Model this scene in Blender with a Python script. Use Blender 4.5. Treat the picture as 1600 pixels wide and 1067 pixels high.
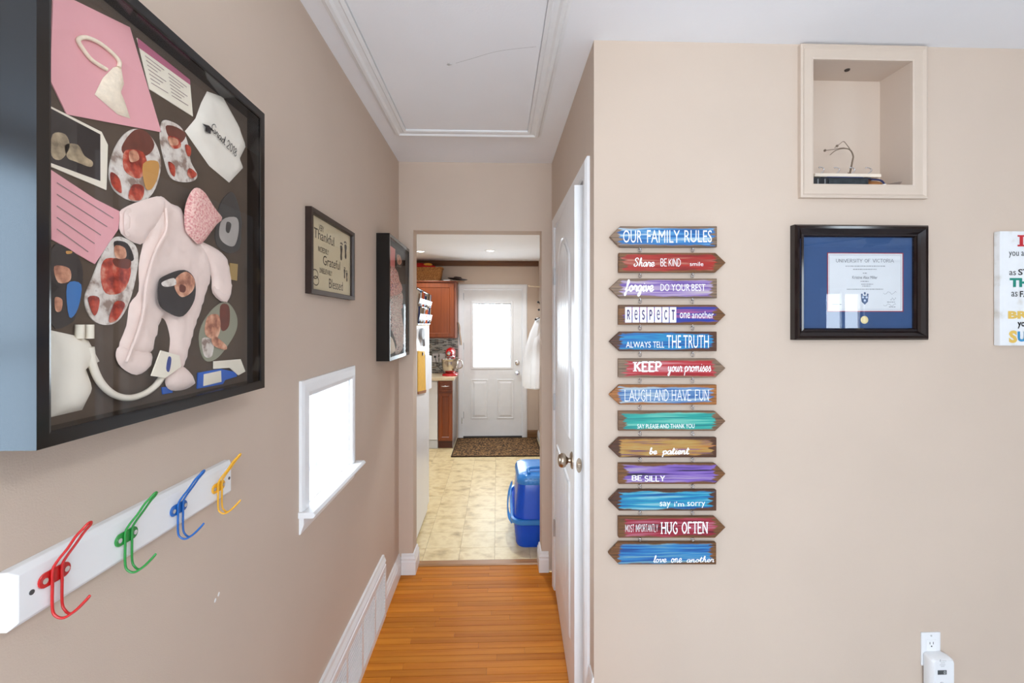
import bpy, bmesh, math, random
from mathutils import Vector, Matrix, geometry, noise as mnoise

for _o in list(bpy.data.objects):
    bpy.data.objects.remove(_o)
SC = bpy.context.scene
COL = SC.collection
random.seed(7)

# ------------------------------------------------------------------ camera
F = 711.0                                   # focal length in pixels of the 1600 px frame
VPX, HZ = 777.0, 505.0                      # where +Y vanishes
H = 1.5                                     # eye height
TH = math.atan((800 - VPX) / F)
ST, CT = math.sin(TH), math.cos(TH)
cam_d = bpy.data.cameras.new('camera')
cam_d.sensor_width = 36.0
cam_d.lens = F / 1600 * 36.0
cam_d.shift_y = -(533.5 - HZ) / 1600
cam_d.clip_start = 0.02
cam = bpy.data.objects.new('camera', cam_d)
cam.location = (0, 0, H)
cam.rotation_euler = (math.pi / 2, 0, -TH)
COL.objects.link(cam)
SC.camera = cam

# ------------------------------------------------------------------ world and large lights
W = bpy.data.worlds.new('overcast_sky')
SC.world = W
W.use_nodes = True
_bg = W.node_tree.nodes['Background']
_bg.inputs['Color'].default_value = (0.86, 0.94, 1.0, 1)
_bg.inputs['Strength'].default_value = 2.5

def area_light(name, loc, rot, sx, sy, power, col):
    d = bpy.data.lights.new(name, 'AREA')
    d.shape = 'RECTANGLE'; d.size = sx; d.size_y = sy
    d.energy = power; d.color = col
    o = bpy.data.objects.new(name, d)
    o.location = loc; o.rotation_euler = rot
    COL.objects.link(o)
    return o
PI = math.pi
DAY = (0.46, 0.72, 1.0)
# daylight by two reflected windows and an added wide one behind the camera
area_light('daylight_side_window', (-2.50, -1.25, 1.45), (0, -PI / 2, 0), 1.7, 0.62, 21, DAY)
area_light('added_rear_daylight', (0.0, -2.70, 1.45), (PI / 2, 0, 0), 2.0, 1.4, 44, (0.82, 0.91, 1.0))  # assumed source, added as main light for hall and sign wall
area_light('daylight_corner_window', (4.43, -2.70, 1.4), (PI / 2, 0, 0), 0.5, 0.95, 14, (0.80, 0.91, 1.0))
area_light('daylight_hall_window', (-0.80, 1.628, 1.115), (0, -PI / 2, 0), 0.33, 0.40, 4.0, (0.86, 0.94, 1.0))
area_light('daylight_back_door', (-0.065, 6.14, 1.3), (-PI / 2, 0, 0), 0.50, 0.86, 7, (0.86, 0.94, 1.0))

VS = SC.view_settings
VS.view_transform = 'Standard'; VS.look = 'None'; VS.gamma = 1.0
VS.use_curve_mapping = False
VS.exposure = 0.68
SC.cycles.max_bounces = 10
SC.cycles.diffuse_bounces = 6
SC.cycles.transparent_max_bounces = 16
SC.cycles.sample_clamp_indirect = 6.0

# ------------------------------------------------------------------ planes of the place
XL, XR = -0.59, 0.33        # hall walls
YF, YE = 1.545, 2.745       # facing wall, hall end wall
YE2 = YE + 0.12
ZC = 2.467                  # hall ceiling
YK, ZK = 5.96, 2.313        # kitchen back wall, kitchen ceiling
XKL, XKR = -1.6, 0.54
RX1, RY0, RX0 = 5.2, -2.6, -2.4   # living room

def ray(px, py):
    a = (px - 800) / F; b = (HZ - py) / F
    return Vector((ST + a * CT, CT - a * ST, b))
def pY(px, py, Y):
    d = ray(px, py); t = Y / d.y
    return (d.x * t, H + d.z * t)           # x, z
def pX(px, py, X):
    d = ray(px, py); t = X / d.x
    return (d.y * t, H + d.z * t)           # y, z
def pZ(px, py, Z):
    d = ray(px, py); t = (Z - H) / d.z
    return (d.x * t, d.y * t)               # x, y

def FY(Y):
    return lambda u, v, w=0: (u, Y - w, v)      # wall that faces the camera
def LX(X):
    return lambda u, v, w=0: (X + w, u, v)      # wall that faces +X
def RXm(X):
    return lambda u, v, w=0: (X - w, -u, v)     # wall that faces -X (u = -y)
def UZ(Z):
    return lambda u, v, w=0: (u, v, Z + w)
def DZ(Z):
    return lambda u, v, w=0: (u, v, Z - w)

# ------------------------------------------------------------------ materials
def lin(c):
    r = []
    for x in c[:3]:
        x = x / 255.0
        r.append(x / 12.92 if x <= 0.04045 else ((x + 0.055) / 1.055) ** 2.4)
    return (*r, 1.0)
MATS = {}
def newmat(name):
    m = bpy.data.materials.new(name); m.use_nodes = True
    MATS[name] = m
    nt = m.node_tree
    return m, nt, nt.nodes['Principled BSDF']
def N(nt, typ, **kw):
    n = nt.nodes.new(typ)
    for k, v in kw.items():
        if hasattr(n, k): setattr(n, k, v)
        else: n.inputs[k].default_value = v
    return n
def M(name, col, rough=0.5, metal=0.0, var=0.06, nscale=12.0, bump=0.0, bscale=150.0, spec=0.5, coat=0.0, stretch=(1, 1, 1), emit=0.0, sheen=0.0):
    """plain procedural material: noise tints the colour, fine noise gives relief"""
    if name in MATS: return MATS[name]
    m, nt, b = newmat(name)
    c = lin(col)
    tc = N(nt, 'ShaderNodeTexCoord'); mp = N(nt, 'ShaderNodeMapping')
    mp.inputs['Scale'].default_value = stretch
    nt.links.new(tc.outputs['Object'], mp.inputs['Vector'])
    no = N(nt, 'ShaderNodeTexNoise', Scale=nscale, Detail=4.0)
    nt.links.new(mp.outputs[0], no.inputs['Vector'])
    rp = N(nt, 'ShaderNodeValToRGB')
    e = rp.color_ramp.elements
    e[0].position = 0.3; e[1].position = 0.7
    e[0].color = tuple(max(0, x * (1 - var)) for x in c[:3]) + (1,)
    e[1].color = tuple(min(1, x * (1 + var)) for x in c[:3]) + (1,)
    nt.links.new(no.outputs['Fac'], rp.inputs['Fac'])
    nt.links.new(rp.outputs['Color'], b.inputs['Base Color'])
    b.inputs['Roughness'].default_value = rough
    b.inputs['Metallic'].default_value = metal
    b.inputs['Specular IOR Level'].default_value = spec
    b.inputs['Coat Weight'].default_value = coat
    b.inputs['Coat Roughness'].default_value = 0.08
    b.inputs['Sheen Weight'].default_value = sheen
    if emit:
        b.inputs['Emission Color'].default_value = c
        b.inputs['Emission Strength'].default_value = emit
    if bump:
        n2 = N(nt, 'ShaderNodeTexNoise', Scale=bscale, Detail=3.0)
        nt.links.new(mp.outputs[0], n2.inputs['Vector'])
        bp = N(nt, 'ShaderNodeBump', Strength=bump, Distance=0.002)
        nt.links.new(n2.outputs['Fac'], bp.inputs['Height'])
        nt.links.new(bp.outputs['Normal'], b.inputs['Normal'])
    return m
def wood(name, c1, c2, rough=0.4, axis=0, coat=0.0, scale=9.0, rnd=0.25, spec=0.5):
    if name in MATS: return MATS[name]
    m, nt, b = newmat(name)
    tc = N(nt, 'ShaderNodeTexCoord'); oi = N(nt, 'ShaderNodeObjectInfo')
    mp = N(nt, 'ShaderNodeMapping')
    s = [scale * 8, scale * 8, scale * 8]; s[axis] = scale * 0.35
    mp.inputs['Scale'].default_value = s
    mul = N(nt, 'ShaderNodeMath', operation='MULTIPLY'); mul.inputs[1].default_value = 37.0
    nt.links.new(oi.outputs['Random'], mul.inputs[0])
    cb = N(nt, 'ShaderNodeCombineXYZ')
    for i in range(3): nt.links.new(mul.outputs[0], cb.inputs[i])
    nt.links.new(cb.outputs[0], mp.inputs['Location'])
    nt.links.new(tc.outputs['Object'], mp.inputs['Vector'])
    no = N(nt, 'ShaderNodeTexNoise', Scale=1.0, Detail=6.0, Roughness=0.65)
    nt.links.new(mp.outputs[0], no.inputs['Vector'])
    rp = N(nt, 'ShaderNodeValToRGB'); e = rp.color_ramp.elements
    e[0].position = 0.3; e[1].position = 0.68
    e[0].color = lin(c1); e[1].color = lin(c2)
    nt.links.new(no.outputs['Fac'], rp.inputs['Fac'])
    hs = N(nt, 'ShaderNodeHueSaturation')
    mr = N(nt, 'ShaderNodeMapRange'); mr.inputs['To Min'].default_value = 1 - rnd; mr.inputs['To Max'].default_value = 1 + rnd * 0.6
    nt.links.new(oi.outputs['Random'], mr.inputs['Value'])
    nt.links.new(mr.outputs[0], hs.inputs['Value'])
    nt.links.new(rp.outputs['Color'], hs.inputs['Color'])
    nt.links.new(hs.outputs[0], b.inputs['Base Color'])
    b.inputs['Roughness'].default_value = rough
    b.inputs['Coat Weight'].default_value = coat; b.inputs['Specular IOR Level'].default_value = spec
    bp = N(nt, 'ShaderNodeBump', Strength=0.15, Distance=0.001)
    nt.links.new(no.outputs['Fac'], bp.inputs['Height']); nt.links.new(bp.outputs[0], b.inputs['Normal'])
    return m
def glass_mat(name, ior=1.5, tint=(1, 1, 1, 1), rough=0.0):
    m = bpy.data.materials.new(name); m.use_nodes = True; MATS[name] = m
    nt = m.node_tree; nt.nodes.remove(nt.nodes['Principled BSDF'])
    out = nt.nodes['Material Output']
    tr = N(nt, 'ShaderNodeBsdfTransparent'); tr.inputs['Color'].default_value = tint
    gl = N(nt, 'ShaderNodeBsdfGlossy'); gl.inputs['Roughness'].default_value = rough
    lw_ = N(nt, 'ShaderNodeLayerWeight'); lw_.inputs['Blend'].default_value = 0.5
    pw = N(nt, 'ShaderNodeMath', operation='POWER'); pw.inputs[1].default_value = 5.0
    nt.links.new(lw_.outputs['Facing'], pw.inputs[0])
    f0 = ((ior - 1) / (ior + 1)) ** 2
    fr = N(nt, 'ShaderNodeMapRange'); fr.inputs['To Min'].default_value = f0; fr.inputs['To Max'].default_value = 0.5
    nt.links.new(pw.outputs[0], fr.inputs['Value'])
    mx = N(nt, 'ShaderNodeMixShader')
    nt.links.new(fr.outputs[0], mx.inputs[0]); nt.links.new(tr.outputs[0], mx.inputs[1]); nt.links.new(gl.outputs[0], mx.inputs[2])
    nt.links.new(mx.outputs[0], out.inputs['Surface'])
    return m
def ramp_mat(name, stops, scale=10.0, stretch=(1, 1, 1), rough=0.5, coord='Object', detail=5.0, metal=0.0, bump=0.0, rnd=0.0):
    """noise through a colour ramp"""
    m, nt, b = newmat(name)
    tc = N(nt, 'ShaderNodeTexCoord'); mp = N(nt, 'ShaderNodeMapping'); mp.inputs['Scale'].default_value = stretch
    nt.links.new(tc.outputs[coord], mp.inputs['Vector'])
    no = N(nt, 'ShaderNodeTexNoise', Scale=scale, Detail=detail)
    if rnd:
        oi = N(nt, 'ShaderNodeObjectInfo'); mu = N(nt, 'ShaderNodeMath', operation='MULTIPLY'); mu.inputs[1].default_value = rnd
        nt.links.new(oi.outputs['Random'], mu.inputs[0])
        cb = N(nt, 'ShaderNodeCombineXYZ'); nt.links.new(mu.outputs[0], cb.inputs[0]); nt.links.new(mu.outputs[0], cb.inputs[1])
        nt.links.new(cb.outputs[0], mp.inputs['Location'])
    nt.links.new(mp.outputs[0], no.inputs['Vector'])
    rp = N(nt, 'ShaderNodeValToRGB'); el = rp.color_ramp.elements
    while len(el) < len(stops): el.new(0.5)
    for e, (p, c) in zip(el, stops): e.position = p; e.color = lin(c)
    nt.links.new(no.outputs['Fac'], rp.inputs['Fac']); nt.links.new(rp.outputs[0], b.inputs['Base Color'])
    b.inputs['Roughness'].default_value = rough; b.inputs['Metallic'].default_value = metal
    if bump:
        bp = N(nt, 'ShaderNodeBump', Strength=bump, Distance=0.003)
        nt.links.new(no.outputs['Fac'], bp.inputs['Height']); nt.links.new(bp.outputs[0], b.inputs['Normal'])
    return m
def brick_mat(name, c1, c2, mortar, bw, rh, scale=1.0, off=0.5, msize=0.01, rough=0.4, swap='XZ', cols=None):
    m, nt, b = newmat(name)
    tc = N(nt, 'ShaderNodeTexCoord'); sx = N(nt, 'ShaderNodeSeparateXYZ'); cb = N(nt, 'ShaderNodeCombineXYZ')
    nt.links.new(tc.outputs['Object'], sx.inputs[0])
    nt.links.new(sx.outputs['XYZ'.index(swap[0])], cb.inputs[0]); nt.links.new(sx.outputs['XYZ'.index(swap[1])], cb.inputs[1])
    br = N(nt, 'ShaderNodeTexBrick'); br.offset = off
    br.inputs['Scale'].default_value = scale; br.inputs['Brick Width'].default_value = bw; br.inputs['Row Height'].default_value = rh
    br.inputs['Mortar Size'].default_value = msize; br.inputs['Bias'].default_value = 0.0
    br.inputs['Color1'].default_value = lin(c1); br.inputs['Color2'].default_value = lin(c2); br.inputs['Mortar'].default_value = lin(mortar)
    nt.links.new(cb.outputs[0], br.inputs['Vector'])
    src = br.outputs['Color']
    if cols:
        br.inputs['Color1'].default_value = (0, 0, 0, 1); br.inputs['Color2'].default_value = (1, 1, 1, 1); br.inputs['Mortar'].default_value = (0.5, 0.5, 0.5, 1)
        rp = N(nt, 'ShaderNodeValToRGB'); rp.color_ramp.interpolation = 'CONSTANT'; el = rp.color_ramp.elements
        while len(el) < len(cols): el.new(0.5)
        for e, (p, c) in zip(el, cols): e.position = p; e.color = lin(c)
        nt.links.new(br.outputs['Color'], rp.inputs['Fac'])
        mx = N(nt, 'ShaderNodeMixRGB'); mx.inputs[2].default_value = lin(mortar)
        nt.links.new(br.outputs['Fac'], mx.inputs[0]); nt.links.new(rp.outputs[0], mx.inputs[1])
        src = mx.outputs[0]
    nt.links.new(src, b.inputs['Base Color']); b.inputs['Roughness'].default_value = rough
    return m

# ------------------------------------------------------------------ mesh building
ORG = {}      # world origin of each object
class MB:
    def __init__(s): s.v = []; s.f = []
    def add(s, vs, fs):
        k = len(s.v); s.v += [tuple(p) for p in vs]; s.f += [tuple(i + k for i in f) for f in fs]; return s
    def box(s, x0, x1, y0, y1, z0, z1):
        vs = [(x, y, z) for z in (z0, z1) for y in (y0, y1) for x in (x0, x1)]
        return s.add(vs, [(0, 2, 3, 1), (4, 5, 7, 6), (0, 1, 5, 4), (2, 6, 7, 3), (0, 4, 6, 2), (1, 3, 7, 5)])
    def mbox(s, mp, u0, u1, v0, v1, w0, w1):
        vs = [mp(u, v, w) for w in (w0, w1) for v in (v0, v1) for u in (u0, u1)]
        return s.add(vs, [(0, 2, 3, 1), (4, 5, 7, 6), (0, 1, 5, 4), (2, 6, 7, 3), (0, 4, 6, 2), (1, 3, 7, 5)])
    def prism(s, poly, w0, w1, mp):
        n = len(poly)
        vs = [mp(u, v, w0) for u, v in poly] + [mp(u, v, w1) for u, v in poly]
        fs = [tuple(range(n))[::-1], tuple(range(n, 2 * n))] + [(i, (i + 1) % n, n + (i + 1) % n, n + i) for i in range(n)]
        return s.add(vs, fs)
    def flat(s, poly, w, mp):
        return s.add([mp(u, v, w) for u, v in poly], [tuple(range(len(poly)))])
    def loft(s, rings, caps=True, closed=True):
        n = len(rings[0]); vs = [p for r in rings for p in r]; fs = []
        for k in range(len(rings) - 1):
            for i in range(n if closed else n - 1):
                j = (i + 1) % n
                fs.append((k * n + i, k * n + j, (k + 1) * n + j, (k + 1) * n + i))
        if caps and closed:
            fs.append(tuple(range(n))[::-1]); fs.append(tuple((len(rings) - 1) * n + i for i in range(n)))
        return s.add(vs, fs)
    def tube(s, path, r, n=8, closed=False):
        P = [Vector(p) for p in path]; rings = []; m = len(P)
        up = None
        for i, p in enumerate(P):
            if closed: t = P[(i + 1) % m] - P[i - 1]
            else: t = P[min(i + 1, m - 1)] - P[max(i - 1, 0)]
            t.normalize()
            if up is None:
                up = Vector((0, 0, 1)) if abs(t.z) < 0.9 else Vector((1, 0, 0))
            a = t.cross(up)
            if a.length < 1e-5: a = t.orthogonal()
            a.normalize(); b = a.cross(t); b.normalize(); up = b
            rr = r[i] if isinstance(r, (list, tuple)) else r
            rings.append([p + a * (rr * math.cos(q * 2 * PI / n)) + b * (rr * math.sin(q * 2 * PI / n)) for q in range(n)])
        if closed: rings.append(rings[0])
        return s.loft(rings, caps=not closed)
    def lathe(s, prof, c, ax='z', n=24):
        rings = []
        for r, h in prof:
            r = max(r, 1e-4); ring = []
            for q in range(n):
                a = q * 2 * PI / n; x, y = r * math.cos(a), r * math.sin(a)
                d = {'z': (x, y, h), 'x': (h, x, y), '-x': (-h, x, y), 'y': (x, h, y), '-y': (x, -h, y), '-z': (x, y, -h)}[ax]
                ring.append((c[0] + d[0], c[1] + d[1], c[2] + d[2]))
            rings.append(ring)
        return s.loft(rings)
    def ball(s, c, r, n=12, sc=(1, 1, 1)):
        rings = []
        for i in range(1, n):
            a = PI * i / n
            rings.append([(c[0] + sc[0] * r * math.sin(a) * math.cos(q * 2 * PI / (2 * n)), c[1] + sc[1] * r * math.sin(a) * math.sin(q * 2 * PI / (2 * n)), c[2] - sc[2] * r * math.cos(a)) for q in range(2 * n)])
        return s.loft(rings)
    def xf(s, mat):
        s.v = [tuple(mat @ Vector(p)) for p in s.v]; return s
    def build(s, name, mat, parent=None, bevel=0.0, smooth=None, recalc=True, label=None, origin=None, seg=2):
        o = link_mesh(name, mesh_of(s, name, mat, smooth, recalc, bevel, seg, None), parent, None)
        return o
EMPTY_ORG = Vector((0, 0, 0))
def mesh_of(mb, name, mat, smooth, recalc, bevel, seg, org):
    me = bpy.data.meshes.new(name)
    me.from_pydata(mb.v, [], mb.f)
    if recalc or bevel:
        bm = bmesh.new(); bm.from_mesh(me)
        if recalc: bmesh.ops.recalc_face_normals(bm, faces=bm.faces)
        if bevel:
            ed = [e for e in bm.edges if len(e.link_faces) == 2 and e.calc_face_angle(0) > 0.6]
            bmesh.ops.bevel(bm, geom=ed, offset=bevel, segments=seg, profile=0.6, affect='EDGES', clamp_overlap=True)
        bm.to_mesh(me); bm.free()
    if smooth is not None:
        me.polygons.foreach_set('use_smooth', [True] * len(me.polygons))
        me.set_sharp_from_angle(angle=math.radians(smooth))
    me.materials.append(mat)
    return me
def link_mesh(name, me, parent, label):
    """origin goes to the middle of the bottom of the mesh"""
    xs = [v.co for v in me.vertices]
    lo = Vector((min(c.x for c in xs), min(c.y for c in xs), min(c.z for c in xs)))
    hi = Vector((max(c.x for c in xs), max(c.y for c in xs), max(c.z for c in xs)))
    org = Vector(((lo.x + hi.x) / 2, (lo.y + hi.y) / 2, lo.z))
    me.transform(Matrix.Translation(-org))
    o = bpy.data.objects.new(name, me); COL.objects.link(o)
    ORG[o.name] = org
    if parent is not None:
        o.parent = parent; o.location = org - ORG[parent.name]
    else:
        o.location = org
    return o
def thing(name, loc, label=None, cat=None, group=None, kind=None):
    o = bpy.data.objects.new(name, None); o.empty_display_size = 0.05
    COL.objects.link(o); o.location = loc; ORG[o.name] = Vector(loc)
    return tag(o, label, cat, group, kind)
def tag(o, label=None, cat=None, group=None, kind=None):
    if label: o['label'] = label
    if cat: o['category'] = cat
    if group: o['group'] = group
    if kind: o['kind'] = kind
    return o
def lab(o, label): o['label'] = label; return o
def dup(o, loc, parent=None):
    c = o.copy(); COL.objects.link(c); ORG[c.name] = Vector(loc)
    c.parent = parent
    c.location = Vector(loc) - (ORG[parent.name] if parent else Vector((0, 0, 0)))
    return c
def mitred(u0, u1, v0, v1, prof, mp):
    """four mitred strips round a rectangle; prof = closed list of (outward offset, height)"""
    out = []
    cs = lambda o: [(u0 - o, v0 - o), (u1 + o, v0 - o), (u1 + o, v1 + o), (u0 - o, v1 + o)]
    for k in range(4):
        r1 = [mp(*cs(o)[k], w) for o, w in prof]; r2 = [mp(*cs(o)[(k + 1) % 4], w) for o, w in prof]
        out.append(MB().loft([r1, r2]))
    return out
def mitred_one(*a):
    mb = MB()
    for p in mitred(*a): mb.add(p.v, p.f)
    return mb
def ell(cu, cv, ru, rv, n=28, rot=0.0):
    c, s = math.cos(rot), math.sin(rot)
    return [(cu + c * ru * math.cos(t) - s * rv * math.sin(t), cv + s * ru * math.cos(t) + c * rv * math.sin(t)) for t in (2 * PI * i / n for i in range(n))]
def rrect(cx, cy, w, d, r, n=5):
    pts = []
    for sx, sy, a0 in ((1, 1, 0), (-1, 1, PI / 2), (-1, -1, PI), (1, -1, 1.5 * PI)):
        for i in range(n + 1):
            a = a0 + i * PI / 2 / n
            pts.append((cx + sx * (w / 2 - r) + r * math.cos(a), cy + sy * (d / 2 - r) + r * math.sin(a)))
    return pts
def smooth_line(p, k=6, closed=False):
    n = len(p); out = []
    if n < 3: return list(p)
    dim = len(p[0])
    rng = range(n) if closed else range(n - 1)
    for i in rng:
        if closed: a, b, c, d = p[i - 1], p[i], p[(i + 1) % n], p[(i + 2) % n]
        else: a, b, c, d = p[max(i - 1, 0)], p[i], p[i + 1], p[min(i + 2, n - 1)]
        for j in range(k):
            t = j / k
            out.append(tuple(0.5 * (2 * b[q] + (c[q] - a[q]) * t + (2 * a[q] - 5 * b[q] + 4 * c[q] - d[q]) * t * t + (3 * b[q] - a[q] - 3 * c[q] + d[q]) * t ** 3) for q in range(dim)))
    if not closed: out.append(tuple(p[-1]))
    return out
def inside(p, poly):
    x, y = p; r = False; n = len(poly)
    for i in range(n):
        x1, y1 = poly[i]; x2, y2 = poly[i - 1]
        if (y1 > y) != (y2 > y) and x < (x2 - x1) * (y - y1) / (y2 - y1) + x1: r = not r
    return r
def edge_dist(p, poly):
    b = 1e9
    for i in range(len(poly)):
        a, c = Vector(poly[i - 1]), Vector(poly[i]); q = Vector(p)
        ab = c - a; t = max(0, min(1, (q - a).dot(ab) / max(ab.length_squared, 1e-12)))
        b = min(b, (q - (a + ab * t)).length)
    return b
def puffy(poly, mp, w0, thick, step, r, wrinkle=0.0, freq=60.0):
    """a soft, pillowy cloth shape with the given outline lying on a plane"""
    mb = MB()
    us = [p[0] for p in poly]; vs = [p[1] for p in poly]
    pts = [Vector(p) for p in poly]; n = len(pts)
    u = min(us) + step / 2; row = 0
    while u < max(us):
        v = min(vs) + (step / 2 if row % 2 else 0)
        while v < max(vs):
            if inside((u, v), poly) and edge_dist((u, v), poly) > step * 0.4: pts.append(Vector((u, v)))
            v += step
        u += step * 0.87; row += 1
    res = geometry.delaunay_2d_cdt(pts, [], [list(range(n))], 1, 1e-7)
    vv, ff = res[0], res[2]
    out = []
    for p in vv:
        d = edge_dist(p, poly); h = thick * math.sqrt(max(0, 1 - (1 - min(1, d / r)) ** 2))
        wr = wrinkle * mnoise.noise(Vector((p[0] * freq, p[1] * freq * 0.5, 3.1))) * min(1, d / r)
        out.append(mp(p[0], p[1], w0 + h + wr + 0.0003))
    mb.add(out, [tuple(f) for f in ff])
    bnd = [mp(p[0], p[1], w0) for p in poly]
    k = len(mb.v); mb.v += bnd
    mb.f.append(tuple(range(k + n - 1, k - 1, -1)))
    return mb

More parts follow.
